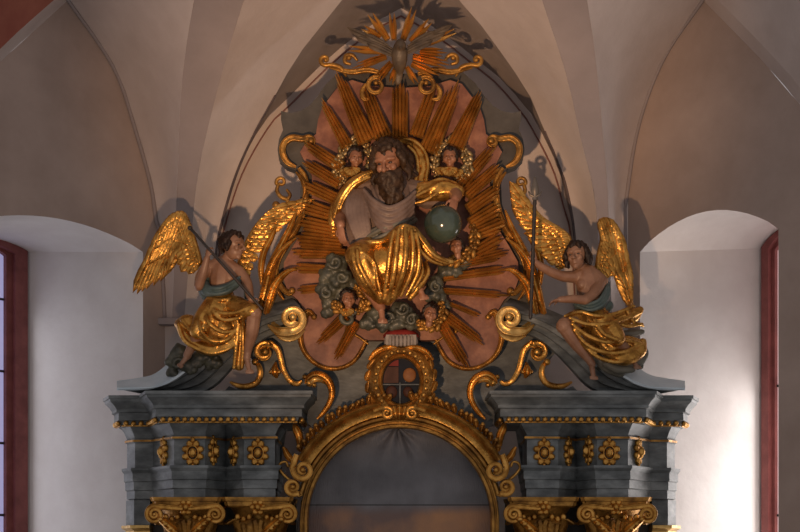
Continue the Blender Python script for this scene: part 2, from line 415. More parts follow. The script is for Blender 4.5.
web(OAL, FL_, 'web_dim', sag=-.03); web(FR_, OAR, 'web_dim', sag=-.03)
def strip(a, b, mat, name, d=.05):
    A, B = line(a, 24), line(b, 24); dv = Vector((0, d, 0))
    bm = bmesh.new(); loft(bm, [[p + dv for p in A], A, B, [p + dv for p in B]]); return struct(name, bm, mat, sharp=30)
strip(L1, L2, 'rib', 'trim_1', .14); strip(R2, R1, 'rib', 'trim_2', .14)
strip(FL_, IAL, 'plaster', 'trim_3', .04); strip(IAR, FR_, 'plaster', 'trim_4', .04)
def moulding(pts, r, mat, name, dy=0):
    bm = bmesh.new(); sweep(bm, [(W(p[0], p[1], p[2] + dy), r*(D + p[2])/F) for p in resample(pts, 30)]); return struct(name, bm, mat)
moulding(LUL[:7], 1.9, 'rib', 'trim_5', -.02); moulding(LUR[:6], 1.9, 'rib', 'trim_6', -.02)
moulding(IAL, .8, 'line_red', 'trim_7', -.02); moulding(IAR, .8, 'line_red', 'trim_8', -.02)
moulding(OAL[:6], 1.4, 'line_dark', 'trim_9'); moulding(OAR[:5], 1.4, 'line_dark', 'trim_10')
# outer halves of the side arches and the neighbouring bays
LOL = [(68,0),(34,30),(0,62),(-40,112),(-70,160),(-130,300)]
LOR = [(703,0),(760,58),(800,105),(850,190),(890,300)]
def off(l, dx, dy, y0, right): return [(p[0] + dx, p[1] + dy, side(p[0], p[1], right).y + y0) for p in l]
A0 = off(LOL, 0, 0, 0, False); A1 = off(LOL, -5, -8, -.25, False); A2 = off(LOL, -70, -90, -1.6, False)
strip(A0, A1, 'plaster', 'trim_11', .02)
cell([line(A1, 12), line(A2, 12)], 'red_arch')
cell([line([LUL[-2], LUL[-1]], 6), line([A1[0], A2[0]], 6)], 'plaster')
B0 = off(LOR, 0, 0, 0, True); B1 = off(LOR, 6, -9, -.22, True); B2 = off(LOR, 60, -110, -1.5, True)
strip(B0, B1, 'plaster', 'trim_12', .02)
cell([line(B1, 12), line(B2, 12)], 'plaster')
cell([line([LUR[-2], LUR[-1]], 6), line([B1[0], B2[0]], 6)], 'plaster')
# small corbel ledges where the ribs start
for nm, (a, b) in (('trim_13', (158, 196)), ('trim_14', (596, 634))):
    bm = bmesh.new(); box(bm, W(a, 324, 1.32), W(b, 320.5, 1.5)); struct(nm, bm, 'rib')
# ================================================================== ALTAR ARCHITECTURE
def PX(px, y): return (px - 400)*(D + y)/F
def PZ(row, y=0): return ZC + (HR - row)*(D + y)/F
def plan(pts, mirror=False):
    l = [((MX - p) if mirror else p, y) for p, y in pts]
    if mirror: l = l[::-1]
    return [(PX(p, y), y) for p, y in l]
YBK = .95                                     # back of the altar woodwork
FRZ = [(127,.62),(135,.45),(153,.45),(174,.02),(205,.0),(226,.36),(244,.03),(275,.0),(276.5,.5)]
COR = [(119,.62),(123,.38),(153,.38),(160,-.06),(297,-.06),(301,.5)]
def rosette_mesh():
    bm = bmesh.new()
    ell(bm, Vector((0,-.03,0)), (.040,.05,.052), sub=3)
    for k in range(8):
        a = 2*math.pi*(k + .5)/8; c = Vector((math.cos(a)*.078, -.008, math.sin(a)*.098))
        ell(bm, c, (.040,.032,.037), Quaternion((0,1,0), -a).to_matrix(), 2); ell(bm, c*1.22 + Vector((0,-.012,0)), (.016,.016,.016), sub=2)
    for s in (-1, 1):
        ell(bm, Vector((0, -.01, s*.135)), (.022,.02,.034), sub=2)
    sweep(bm, [(Vector((math.cos(a)*.056, -.03, math.sin(a)*.071)), .007) for a in [2*math.pi*k/24 for k in range(25)]])
    return to_mesh(bm, 'rosette')
ROS = rosette_mesh()
def entablature(mirror, label):
    side_y = 0
    loc = W(MX - 215 if mirror else 215, 497, .3)
    t = thing('entablature', label, 'entablature', loc)
    f, c = plan(FRZ, mirror), plan(COR, mirror)
    z = PZ
    bm = bmesh.new(); plan_sweep(bm, f, [(0,z(466)),(0,z(440)),(.015,z(439)),(.015,z(436)),(.0,z(435)),(.03,z(429)),(.07,z(423))], YBK); part('frieze', bm, 'bluegrey', t, 25)
    bm = bmesh.new(); plan_sweep(bm, f, [(-.02,z(497)),(.005,z(497)),(.005,z(489)),(.02,z(488)),(.02,z(480)),(.035,z(479)),(.035,z(471)),(.06,z(468)),(.06,z(465.5))], YBK); part('architrave', bm, 'bluegrey', t, 25)
    bm = bmesh.new(); plan_sweep(bm, f, [(.012,z(438.6)),(.026,z(438.6)),(.026,z(436.6)),(.012,z(436.6))], YBK - .05); part('gilt_fillet', bm, 'gold_old', t, 25)
    bm = bmesh.new(); plan_sweep(bm, c, [(.0,z(423.5)),(.02,z(418)),(.05,z(417.4)),(.05,z(410)),(.075,z(409)),(.075,z(406.5)),(.10,z(403)),(.145,z(399)),(.15,z(396.6)),(.165,z(396.2)),(.165,z(393))], YBK); part('cornice', bm, 'bluegrey', t, 25)
    # egg moulding under the cornice
    bm = bmesh.new()
    for (a, b) in zip(c, c[1:]):
        A, B = Vector((a[0], a[1], 0)), Vector((b[0], b[1], 0)); L = (B - A).length; n = max(1, round(L/.07)); d = (B - A).normalized(); no = Vector((d.y, -d.x, 0))
        for k in range(n):
            p = A + d*(L*(k + .5)/n) + no*.045; p.z = z(420.4)
            ell(bm, p, (.027,.026,.029), Quaternion((0,0,1), math.atan2(d.y, d.x)).to_matrix() @ Quaternion((0,1,0), .35).to_matrix(), 2)
        sweep(bm, [(A + no*.03 + Vector((0,0,z(422.9))), .009), (B + no*.03 + Vector((0,0,z(422.9))), .009)])
    part('egg_moulding', bm, 'gold', t)
    # rosettes, one to each face of the frieze
    for px, row, y, ang, sx in ((165,452,.20,-62,.8),(193,453,.0,0,1),(212,451,.13,62,.8),(235,452,.20,-60,.8),(258,453,.015,0,1)):
        p = W(MX - px if mirror else px, row, y); a = math.radians(-ang if mirror else ang)
        n = Vector((math.sin(a), -math.cos(a), 0))
        o = bpy.data.objects.new('rosette', ROS); COL.objects.link(o); o.parent = t
        if not ROS.materials:
            ROS.materials.append(M['gold'])
            for q in ROS.polygons: q.use_smooth = True
        o.location = p + n*.004 - Vector(loc); o.rotation_euler = (0, 0, a); o.scale = (sx, 1, .98)
    return t
entablature(False, 'blue-grey marbled entablature with gilt rosettes left of the arched picture')
entablature(True, 'blue-grey marbled entablature with gilt rosettes right of the arched picture')

# ---- columns: gilded composite capitals, only the capitals are in view
def capital(root, cx, cy, zt, coils):
    """zt: top of abacus. parts under t, world coordinates."""
    bm = bmesh.new(); C = Vector((cx, cy, 0))
    def absq(h, q):  # concave-sided abacus outline
        o = []
        for k in range(4):
            a = math.pi/4 + k*math.pi/2; b = a + math.pi/2
            p, r = Vector((math.cos(a), math.sin(a), 0))*q, Vector((math.cos(b), math.sin(b), 0))*q
            e = (r - p).normalized()
            o.append(p - Vector((math.cos(a), math.sin(a), 0))*.03 - e.cross(Vector((0,0,1)))*.0)
            for i in range(0, 7):
                s = i/6; m = p.lerp(r, .05 + .9*s); inn = -m.normalized()*(.03*math.sin(math.pi*s)); o.append(m + inn)
        return [C + v + Vector((0,0,h)) for v in o]
    rows = [absq(zt - .10, .44), absq(zt - .085, .465), absq(zt - .045, .475), absq(zt - .04, .495), absq(zt, .51)]
    vs = loft(bm, rows, True); bm.faces.new(vs[0][::-1]); bm.faces.new(vs[-1])
    ab = bm; bm = bmesh.new(); rows = []
    for h, r in ((-.72,.215),(-.70,.235),(-.67,.235),(-.65,.20),(-.4,.205),(-.2,.24),(-.10,.30)):
        rows.append([C + Vector((math.cos(2*math.pi*k/28)*r, math.sin(2*math.pi*k/28)*r, zt + h)) for k in range(28)])
    vs = loft(bm, rows, True); bm.faces.new(vs[0][::-1]); bm.faces.new(vs[-1]); t = part('capital', bm, 'gold_old', root); part('abacus', ab, 'gold_old', t, 30)
    # scroll coils that face the nave, each with a leaf drooping from it
    for s in coils:
        bm = bmesh.new(); ctr = C + Vector((s*.30, -.37, zt - .175)); P = []
        P += [(C + Vector((s*.03, -.33, zt - .118)), .018), (C + Vector((s*.14, -.355, zt - .108)), .026), (C + Vector((s*.24, -.37, zt - .098)), .028)]
        for i in range(30):
            th = math.radians(82 - i*24); rr = .088*(1 - i/34)
            P.append((ctr + Vector((s*math.cos(th)*rr, -i*.0012, math.sin(th)*rr)), .025*(1 - i/60)))
        pts = catmull([tuple(v) + (r,) for v, r in P], 2)
        sweep(bm, [(Vector(q[:3]), q[3]) for q in pts], BAND, 1.3, up=Vector((0,-1,0)))
        ell(bm, ctr + Vector((0,-.03,0)), (.022,.03,.022)); part('scroll', bm, 'gold', t)
        bm = bmesh.new(); sweep(bm, [(C + Vector((s*.27, -.39, zt - .21)), .02), (C + Vector((s*.20, -.40, zt - .25)), .045), (C + Vector((s*.12, -.38, zt - .32)), .055), (C + Vector((s*.05, -.34, zt - .42)), .045), (C + Vector((0, -.30, zt - .52)), .02)], LEAF, .9)
        for i in range(4): ell(bm, C + Vector((s*(.24 - .05*i), -.42 + .01*i, zt - .225 - .045*i)), (.032,.03,.026))
        part('drooping_leaf', bm, 'gold', t)
    # acanthus leaves in two rows
    for row, (n, r0, h0, h1, w, o0) in enumerate(((8,.225,-.66,-.36,.095,0),(8,.215,-.52,-.20,.085,math.pi/8))):
        for k in range(n):
            a = o0 + 2*math.pi*k/n
            if math.sin(a) > .45: continue
            rad = Vector((math.cos(a), math.sin(a), 0)); bm = bmesh.new(); P = []
            for i in range(9):
                s = i/8; z = zt + h0 + (h1 - h0)*min(1, s*1.25) - max(0, s - .8)*.3; rr = r0 + .02*s + .13*s**4
                P.append((C + rad*rr + Vector((0,0,z)), w*(.75 + .35*math.sin(s*math.pi*.9) + .10*abs(math.sin(s*13)))*(1 - .45*max(0, s - .75)*4*.8)))
            sweep(bm, P, LEAF, .45, up=rad); part('acanthus_leaf', bm, 'gold_old', t)
    bm = bmesh.new(); fc = C + Vector((0,-.31, zt - .10))
    ell(bm, fc, (.035,.05,.04))
    for k in range(6):
        a = math.pi*2*k/6; ell(bm, fc + Vector((math.cos(a)*.055, .015, math.sin(a)*.055)), (.034,.03,.034))
    for s in (-1, 1):
        for i in range(3): ell(bm, fc + Vector((s*(.09 + .055*i), .02 - .02*i, -.10 - .02*(i == 1))), (.03,.03,.036))
    part('flower', bm, 'gold', t)

def column(px, y, label, coils):
    x = PX(px, y); loc = Vector((x, y, 1.2)); t = thing('column', label, 'altar column', loc, None)
    capital(t, x, y, PZ(497.2, 0), coils)
    def turned(prof, nm, mt):
        bm = bmesh.new(); rows = [[Vector((x + math.cos(2*math.pi*k/32)*r, y + math.sin(2*math.pi*k/32)*r, z)) for k in range(32)] for r, z in prof]
        vs = loft(bm, rows, True); bm.faces.new(vs[0][::-1]); bm.faces.new(vs[-1]); part(nm, bm, mt, t)
    zt = PZ(497.2, 0) - .71
    turned([(.225,1.42),(.235,2.2),(.215,zt)], 'shaft', 'redmarble')
    turned([(.33,1.2),(.33,1.28),(.28,1.3),(.31,1.35),(.25,1.42)], 'base', 'gold_old')
column(190, .30, 'outer column with gilded capital left of the arched picture', (-1, 1))
column(260.5, .30, 'inner column with gilded capital beside the left edge of the arched picture', (1,))
column(MX - 190, .30, 'outer column with gilded capital right of the arched picture', (-1, 1))
column(MX - 261.5, .30, 'inner column with gilded capital beside the right edge of the arched picture', (-1,))
# corner pilasters
def pilaster(mirror, label):
    m = (lambda p: MX - p) if mirror else (lambda p: p)
    loc = W(m(140), 560, .75); loc.z = 1.2; t = thing('pilaster', label, 'altar pilaster', loc)
    pl = plan([(126,.80),(134,.52),(150,.52)], mirror)
    bm = bmesh.new(); plan_sweep(bm, pl, [(0,PZ(524)),(0,PZ(497.5))], YBK); part('impost_block', bm, 'bluegrey', t, 20)
    bm = bmesh.new(); plan_sweep(bm, pl, [(-.03,1.2),(-.03,PZ(550))], YBK); part('shaft', bm, 'bluegrey', t, 20)
    bm = bmesh.new(); plan_sweep(bm, pl, [(-.03,PZ(550)),(-.01,PZ(540)),(.0,PZ(530)),(.05,PZ(527)),(.05,PZ(524.2))], YBK)
    part('pilaster_capital', bm, 'gold_pale', t, 20)
pilaster(False, 'narrow blue-grey corner pilaster at the outer left edge of the altar')
pilaster(True, 'narrow blue-grey corner pilaster at the outer right edge of the altar')
for mir in (False, True):
    bm = bmesh.new(); xs = sorted((PX(MX - 153 if mir else 153, .7), PX(MX - 296 if mir else 296, .7)))
    box(bm, (xs[0], .72, 1.19), (xs[1], .90, PZ(497.4)))
    tag(part('back_panel', bm, 'bluedark'), 'dark slate panel behind the pair of gilded capitals to the ' + ('right' if mir else 'left') + ' of the picture', 'backing panel')
# masonry pedestal under everything (below the photograph's edge)
bm = bmesh.new(); box(bm, (PX(128,.3), -.1, 0), (PX(674,.3), .9, 1.19)); tag(part('altar_pedestal', bm, 'stone'), 'grey stone pedestal that carries the columns of the altar', 'pedestal')

# ---- arched picture and its gilt frame
AC = (399.5, 521)
def polar(r, deg, y): a = math.radians(deg); return W(AC[0] + r*math.cos(a), AC[1] - r*1.015*math.sin(a), y)
def arc_moulding(bm, prof, a0, a1, n, legs=None):
    rows = [[polar(r, a0 + (a1 - a0)*i/n, y) for r, y in prof] for i in range(n + 1)]
    if legs:
        rows = [[W(AC[0] + r, legs, y) for r, y in prof]] + rows + [[W(AC[0] - r, legs, y) for r, y in prof]]
    vs = loft(bm, rows, False)
    for i in range(len(vs) - 1): bm.faces.new((vs[i][-1], vs[i][0], vs[i+1][0], vs[i+1][-1]))
    bm.faces.new(vs[0]); bm.faces.new(vs[-1][::-1])
fl = W(400, 700, .1); fl.z = 1.2
fr = thing('arched_surround', 'gilded round-arched frame with scrolls around the dark picture', 'picture frame', fl)
bm = bmesh.new(); arc_moulding(bm, [(91,.2),(91,.0),(92.5,-.05),(95,-.06),(96,-.02),(97.5,-.02),(98,-.06),(99,-.065),(99.6,-.04),(99.8,.2)], 0, 180, 72, 860); part('inner_moulding', bm, 'gold_old', fr)
bm = bmesh.new(); arc_moulding(bm, [(99.4,.2),(99.4,-.06),(101,-.085),(103,-.08),(104,-.05),(105,.2)], 15, 165, 64); part('middle_moulding', bm, 'gold_old', fr)
def crest(a0, a1):
    bm = bmesh.new(); arc_moulding(bm, [(104,.2),(104,-.02),(105,-.05),(109,-.06),(113,-.10),(114.5,-.15),(117,-.17),(119,-.15),(119.5,-.08),(119.5,.2)], a0, a1, 40)
    return part('outer_moulding', bm, 'gold', fr)
crest(31, 81); crest(99, 149)
for mir in (False, True):
    def ft(nm, pts, sec=BAND, flat=1.0, mat='gold', n=4, balls=()):
        b = bmesh.new(); px = [((799 - p[0]) if mir else p[0],) + tuple(p[1:]) for p in pts]
        sweep(b, px4(px, n), sec, flat)
        for q in balls:
            c = W((799 - q[0]) if mir else q[0], q[1], q[2]); ell(b, c, (q[3]*.01, q[3]*.011, q[3]*.01))
        return part(nm, b, mat, fr)
    ft('scroll', [(297,455,-.08,3.2),(293,466,-.12,3.3)] + spiral(303,470,10,2.5,180,180+500,-.14,3.2,1.8,22), balls=[(303,470,-.17,3)])
    ft('key_scroll', [(374,411,-.1,2.4),(381,408.5,-.14,2.6)] + spiral(387,413.5,5.8,2,110,110-430,-.16,2.4,1.5,18), balls=[(387,413.5,-.19,2)])
    ft('side_scroll', [(303,492,-.02,3),(299,494,-.05,3)] + spiral(293,487,7.8,2,-60,-60-520,-.06,2.8,1.6,22), balls=[(293,487,-.09,2.8)])
    ft('tendril', [(290,480,.05,1.6),(283,474,.05,1.6),(279,468,.05,1.4),(281,463,.04,1.4),(286,462,.04,1.3),(288,466,.03,1.6)], CIRC, .8)
    ft('tendril', [(294,462,.03,3),(288,456,.02,3.6),(285,450,.02,2.5),(283,447,.02,1.2)], LEAF, .8)
    ft('tendril', [(300,446,.03,3),(299,436,.0,4.2),(296,429,.0,4),(294,423,.02,1.5)], LEAF, .8)
    # leafy cresting along the top of the arch
    for k in range(17):
        a = 143 - k*3.05; r = 121.5
        if mir: a = 180 - a
        p0, p1 = polar(r - 1.5, a + (-2 if mir else 2), -.04), polar(r + 4.2, a, -.07); b = bmesh.new()
        d = p1 - p0; d = d + Vector((random.uniform(-.02,.02), 0, random.uniform(-.02,.02))); sweep(b, [(p0, .022), (p0 + d*.5, .034), (p0 + d*.85, .026), (p0 + d*1.05, .012)], LEAF, 1.0); ell(b, p0 + d*.9 + Vector((0,-.03,0)), (.022,.02,.022), sub=2)
        part('crest_leaf', b, 'gold_old', fr)
bm = bmesh.new()
for dx in (-5, 0, 5): tube(bm, [(399.5 + dx*.5,420,-.12,2),(399.5 + dx*.8,414,-.17,3),(399.5 + dx*1.2,407,-.15,2.6)], 4, LEAF, .8)
part('key_leaf', bm, 'gold', fr)
# canvas
CANVAS_SEAM = 0.0
bm = bmesh.new(); rows = []
NR, NC = 90, 90; seam_row = 505
import functools
def canvas_y(px, row):
    y = .30; ap = (397, 426); dx, dy = px - ap[0], row - ap[1]; r = math.hypot(dx, dy) + 1e-6; a = math.atan2(dx, dy)
    if r < 110:
        g = math.exp(-r/34)*min(1, r/6)
        y += .45*g*(.05*math.sin(a*7 + .6) + .045*math.cos(a*3.3 - .8)) + .06*math.exp(-((a - .55)/.17)**2)*math.exp(-r/40) - .04*math.exp(-((a - .25)/.13)**2)*math.exp(-r/36)
    y += .006*noise.noise(Vector((px*.05, row*.05, 0))) + .012*math.exp(-((row - seam_row)/1.1)**2)
    return y
for i in range(NR + 1):
    row = 428.5 + (600 - 428.5)*(i/NR)**1.15; rows.append([])
    hw = 92.0 if row >= AC[1] else math.sqrt(max(0, 92.0**2 - ((AC[1] - row)/1.015)**2))
    for k in range(NC + 1):
        px = AC[0] + hw*(2*k/NC - 1); rows[-1].append(W(px, row, canvas_y(px, row)))
loft(bm, rows)
cz = min(v.co.z for v in bm.verts); CANVAS_SEAM = PZ(seam_row, .3) - cz
M['canvas'] = canvas_mat()
cv = tag(part('picture_canvas', bm, 'canvas', sharp=180), 'dark slate-toned canvas painting with a horizontal seam inside the arched gilt frame', 'painting')
so = cv.modifiers.new('thickness', 'SOLIDIFY'); so.thickness = .012; so.offset = 1
bm = bmesh.new(); box(bm, (PX(300,.3), .44, 1.2), (PX(499,.3), .52, PZ(500,.3)))
plate(bm, [(AC[0] + 100*math.cos(math.radians(a)), AC[1] - 100*math.sin(math.radians(a))) for a in range(0, 181, 6)], .44, .52)
tag(part('picture_backing', bm, 'bluedark'), 'dark wooden backing behind the arched canvas', 'backing')

# ---- backing board of the upper storey and the two swept pediment wings
board = [(222,394),(229,386),(236,389),(246,387),(254,382),(258,372),(254,362),(246,352),(252,342),(262,332),(280,322),(300,316),(340,318)]
out = board + [(MX - x, y) for x, y in board[::-1]] + [(MX - 306,394),(MX - 308,424),(MX - 322,434),(322,434),(308,424),(306,394)]
bm = bmesh.new(); plate(bm, out, .47, .62); tag(part('gable_board', bm, 'bluegrey'), 'dark blue-grey gable board above the arch behind the oval coat of arms', 'backing board')
# plain block that continues the cornice behind the oval cartouche
FB = {}
def wing_pediment(mir, label):
    m = lambda p: (MX - p[0],) + tuple(p[1:]) if mir else p
    t = thing('pediment', label, 'altar pediment', W(MX - 200 if mir else 200, 393, .2))
    front = [(117,389),(136,388.6),(155,387),(172,380),(189,368),(208,350),(235,331),(266,316),(300,306)]
    back = [(117,382),(135,379.5),(152,376),(164,368),(176,357),(192,343),(218,326),(252,310),(292,298)]
    low = [(140,393.5),(168,393.5),(190,393.5),(206,392),(219,384),(231,371),(247,354),(268,338),(304,328)]
    N = 40
    fr_, bk_, lo_ = resample(front, N), resample(back, N), resample(low, N)
    rows = [[W(*m((p[0], p[1], .29))) for p in bk_], [W(*m((p[0], p[1], -.02))) for p in fr_]]
    bt = bmesh.new(); up = Vector((0,0,.012)); loft(bt, [[p + up for p in rows[0][:26]], [p + up + Vector((0,-.01,0)) for p in rows[1][:26]], [p + Vector((0,-.012,-.015)) for p in rows[1][:26]]]); part('daylit_top_board', bt, 'pale_board', t)  # separate top board, its colour carrying the window light
    for s, y in ((.10,-.04),(.14,.0),(.34,.03),(.38,.10),(.62,.08),(.68,.16),(.92,.14),(1.0,.22)):
        rows.append([W(*m((a[0] + (b[0] - a[0])*s, a[1] + (b[1] - a[1])*s, y))) for a, b in zip(fr_, lo_)])
    rows.append([W(*m((p[0], p[1], .29))) for p in lo_])
    bm = bmesh.new(); vs = loft(bm, rows)
    for i in range(len(vs[0]) - 1): bm.faces.new((vs[-1][i], vs[-1][i+1], vs[0][i+1], vs[0][i]))
    bm.faces.new([r[0] for r in vs]); bm.faces.new([r[-1] for r in vs][::-1])
    part('swept_cornice', bm, 'bluegrey', t, 25)
    def ft(nm, pts, sec=BAND, flat=1.0, mat='gold', n=4, balls=()):
        b = bmesh.new(); sweep(b, px4([m(p) for p in pts], n), sec, flat)
        for q in balls:
            c = W(*m(q[:3])); ell(b, c, (q[3]*.01, q[3]*.011, q[3]*.01))
        return part(nm, b, mat, t)
    # curled scroll with a bud, a C-scroll below it and the foliate scroll by the arch
    ft('curl_scroll', [(302,381,.30,1.6),(297,384,.30,2.4),(290,381,.28,2.6),(284,371,.28,2.7),(281,360,.26,2.9),(278,350,.24,3.2),(271,344,.22,3.4)] + spiral(264.5,352.5,9,2.5,60,60+430,.20,3.5,2.2,24), balls=[(265,352,.12,4.5),(305,377,.3,3)])
    ft('bud', [(276,362,.28,1),(275,367,.25,3),(275,372,.24,4.6),(277,378,.26,1.2)], LEAF, .9, balls=[(271,372,.25,2.4),(279,372,.25,2.4)])
    ft('lower_scroll', [(254,361,.2,2),(259,366,.16,2.6),(260.5,374,.16,3),(257,382,.18,3),(249,386,.2,3),(239,386,.24,2.6),(230,382,.26,1.2)], BAND, 1.0, balls=[(255,362,.16,3.6)])
    ft('foliate_scroll', [(317,419,.0,1.2),(323,413,.0,2.4),(329,404,-.02,3),(332,394,-.04,3.4),(330,384,-.06,4),(324,377.5,-.06,4.6),(316,375,-.06,4.4),(309,378,-.04,3.6),(306,384,-.02,2)], LEAF, .9, balls=[(309,383,-.06,3.4),(314,385,-.05,2.8)])
    ft('foliate_scroll', [(326,384,-.02,1),(321,380,-.08,2.6),(314,380,-.1,3),(309,386,-.06,1.5)], LEAF, .9, mat='gold_pale')
    # large volute at the foot of the glory, with its trailing leaf
    ft('volute', [(304,330,.10,1.5),(297,335,.06,4),(288,336,.05,6),(279,331,.06,5.5),(272,322,.10,1.5)], RIDGE, .8, mat='gold_pale')
    ft('volute', [(268,325,.06,1),(277,331,.02,4),(287,332,.0,5)] + spiral(292,319,12.5,4,-90,-90+420,-.02,4.6,3.2,26), BAND, 1.1, mat='gold_pale', balls=[(293,317,-.05,4)])
    # tall acanthus leaf beside the glory
    for pts in ([(258,314,.12,3),(263,300,.05,5),(267,284,.04,5.6),(272,266,.06,5),(281,246,.1,4),(290,228,.12,3),(297,210,.16,1)],
                [(266,314,.04,3),(270,300,-.02,4.6),(274,287,-.04,4.4),(282,276,-.04,3.6),(291,270,-.02,2.2),(297,270,.0,1)],
                [(262,285,.06,2),(261,268,.06,3.4),(264,252,.08,3.4),(271,238,.1,3),(276,226,.12,1)],
                [(268,275,.0,2),(276,258,-.02,3),(285,247,.0,2.6),(296,238,.04,1)]):
        ft('acanthus_leaf', pts, LEAF, .9, mat='gold')
    # wiry finial curl
    ft('finial', [(284,216,.2,3),(288,207,.2,2.6),(287,200,.2,2.3),(281,197,.2,2.1),(277,191,.2,2),(278,185,.2,1.9)], CIRC, 1, mat='gold_old', balls=[(276,205,.18,4)])
    ft('finial', spiral(281,182,4.8,2.2,200,200-330,.2,2,1.5,14) , CIRC, 1, mat='gold_old')
    ft('finial', [(287,200,.2,1.9),(290,195,.2,1.9),(287,190,.2,1.5)], CIRC, 1, mat='gold_old')
    ft('finial', [(276,205,.19,1.6),(279,211,.2,1.6),(284,214,.2,1.4)], CIRC, 1, mat='gold_old')
    return t
wing_pediment(False, 'swept blue-grey pediment wing with gilt scrolls under the left angel')
wing_pediment(True, 'swept blue-grey pediment wing with gilt scrolls under the right angel')
# ================================================================== GLORY, DOVE, COAT OF ARMS
gl = thing('glory', 'gilded sunburst backboard with red-brown marbled panel behind the seated statue', 'altar glory', W(401, 345, .4))
half = [(401,74),(372,72),(350,70),(338,73),(326,84),(317,97),(309,106),(300,111),(290,113),(281,111),(281,120),(283,130),(279,139),(277.5,150),(279,160),(286,167),(297,171),(301,184),(300,204),(294,221),(283,243),(270,262),(261,284),(258,305),(262,322),(290,330),(330,335)]
out = half + [(MX - x, y) for x, y in half[::-1]]
bm = bmesh.new(); plate(bm, out, .30, .46); part('board', bm, 'bluedark', gl, 25)
pan = [(401,88),(372,86),(352,80),(340,84),(330,97),(322,108),(318,120),(316,134),(306,142),(300,152),(306,164),(312,176),(312,196),(309,212),(303,230),(293,246),(284,262),(283,278),(288,292),(298,300),(305,312),(300,330),(303,348),(312,360),(326,367),(340,367),(353,361),(361,350),(366,340)]
out = pan + [(MX - x, y) for x, y in pan[::-1]]
bm = bmesh.new(); plate(bm, out, .20, .31); part('marbled_panel', bm, 'redmarble', gl, 25)
def both(nm, pts, sec=BAND, flat=1.0, mat='gold_old', n=4, balls=()):
    for mir in (False, True):
        b = bmesh.new(); sweep(b, px4([((MX - p[0]),) + tuple(p[1:]) if mir else p for p in pts], n), sec, flat)
        for q in balls:
            ell(b, W(MX - q[0] if mir else q[0], q[1], q[2]), (q[3]*.01,)*3)
        part(nm, b, mat, gl)
# gilt edge of the lobes at the foot
both('lobe_border', [(316,318,.16,1.5),(308,312,.14,3.4),(303,322,.14,3.6),(300,334,.14,3.2),(303,349,.15,2.6),(312,361,.15,2.3),(326,368,.15,2.2),(341,368,.15,2.2),(354,361,.15,2.2),(362,349,.15,2),(366,340,.15,1.4)], LEAF, .9, balls=[(314,317,.13,3)])
both('lobe_curl', spiral(352,330,6,3,200,-130,.13,1.6,1.2,16) + [(360,338,.14,1.3),(368,344,.14,1)], CIRC)
# C-scrolls on the shoulders and side mouldings
both('shoulder_scroll', [(296,167,.24,1.5),(287,162,.22,3),(282.5,152,.2,3.4),(284.5,143,.2,3.4),(292,138,.2,3.4),(302,139,.2,3.2)] + spiral(309,142,5,2,120,-260,.18,2.8,2,14), BAND, 1, balls=[(311,141,.15,3.4)])
both('side_moulding', [(299,168,.2,2),(305,178,.2,3),(306,195,.2,3.2),(303,212,.2,3.2),(296,229,.2,3.4),(287,244,.2,3.4),(279,258,.2,3),(276,272,.2,2.6),(280,285,.2,2.8),(288,293,.18,3),(293,291,.16,2.6)], BAND, 1, balls=[(292,291,.15,3.6)])
both('side_leaf', [(296,172,.16,1),(303,181,.14,2.6),(305,190,.14,2),(303,198,.16,.8)], LEAF, .9)
both('side_leaf', [(302,213,.16,.8),(298,226,.14,2.4),(290,238,.14,2),(282,246,.16,.8)], LEAF, .9)
both('side_leaf', [(276,262,.16,.8),(273,276,.14,2.6),(277,290,.14,2.4),(284,300,.14,1)], LEAF, .9)
# crest scrolls under the dove
both('crest_scroll', [(346,76,.16,1),(341,68,.12,2.4),(333,65,.1,2.4)] + spiral(325,60,5.5,2.2,-70,-70-300,.1,2.3,1.8,16), CIRC, 1, balls=[(326,60,.1,2.6)])
both('crest_scroll', [(357,60,.12,1.4),(352,55,.12,2.2),(346,56,.12,2.4),(345,62,.12,2),(350,64,.12,1.6)], CIRC, 1, mat='gold_old', balls=[(349,58,.1,2.6)])
both('crest_band', [(330,67,.14,1.6),(350,72,.12,2.6),(368,70,.1,2.8),(384,74,.1,2)], BAND, 1)
both('crest_ring', spiral(376,86,9,5,60,420,.06,2.4,2.0,22), BAND, 1, balls=[(376,83,.04,2.6)])
both('crest_ring', [(366,84,.08,1.4),(362,92,.08,2.4),(364,99,.08,2.2),(370,99,.08,1)], BAND, 1)
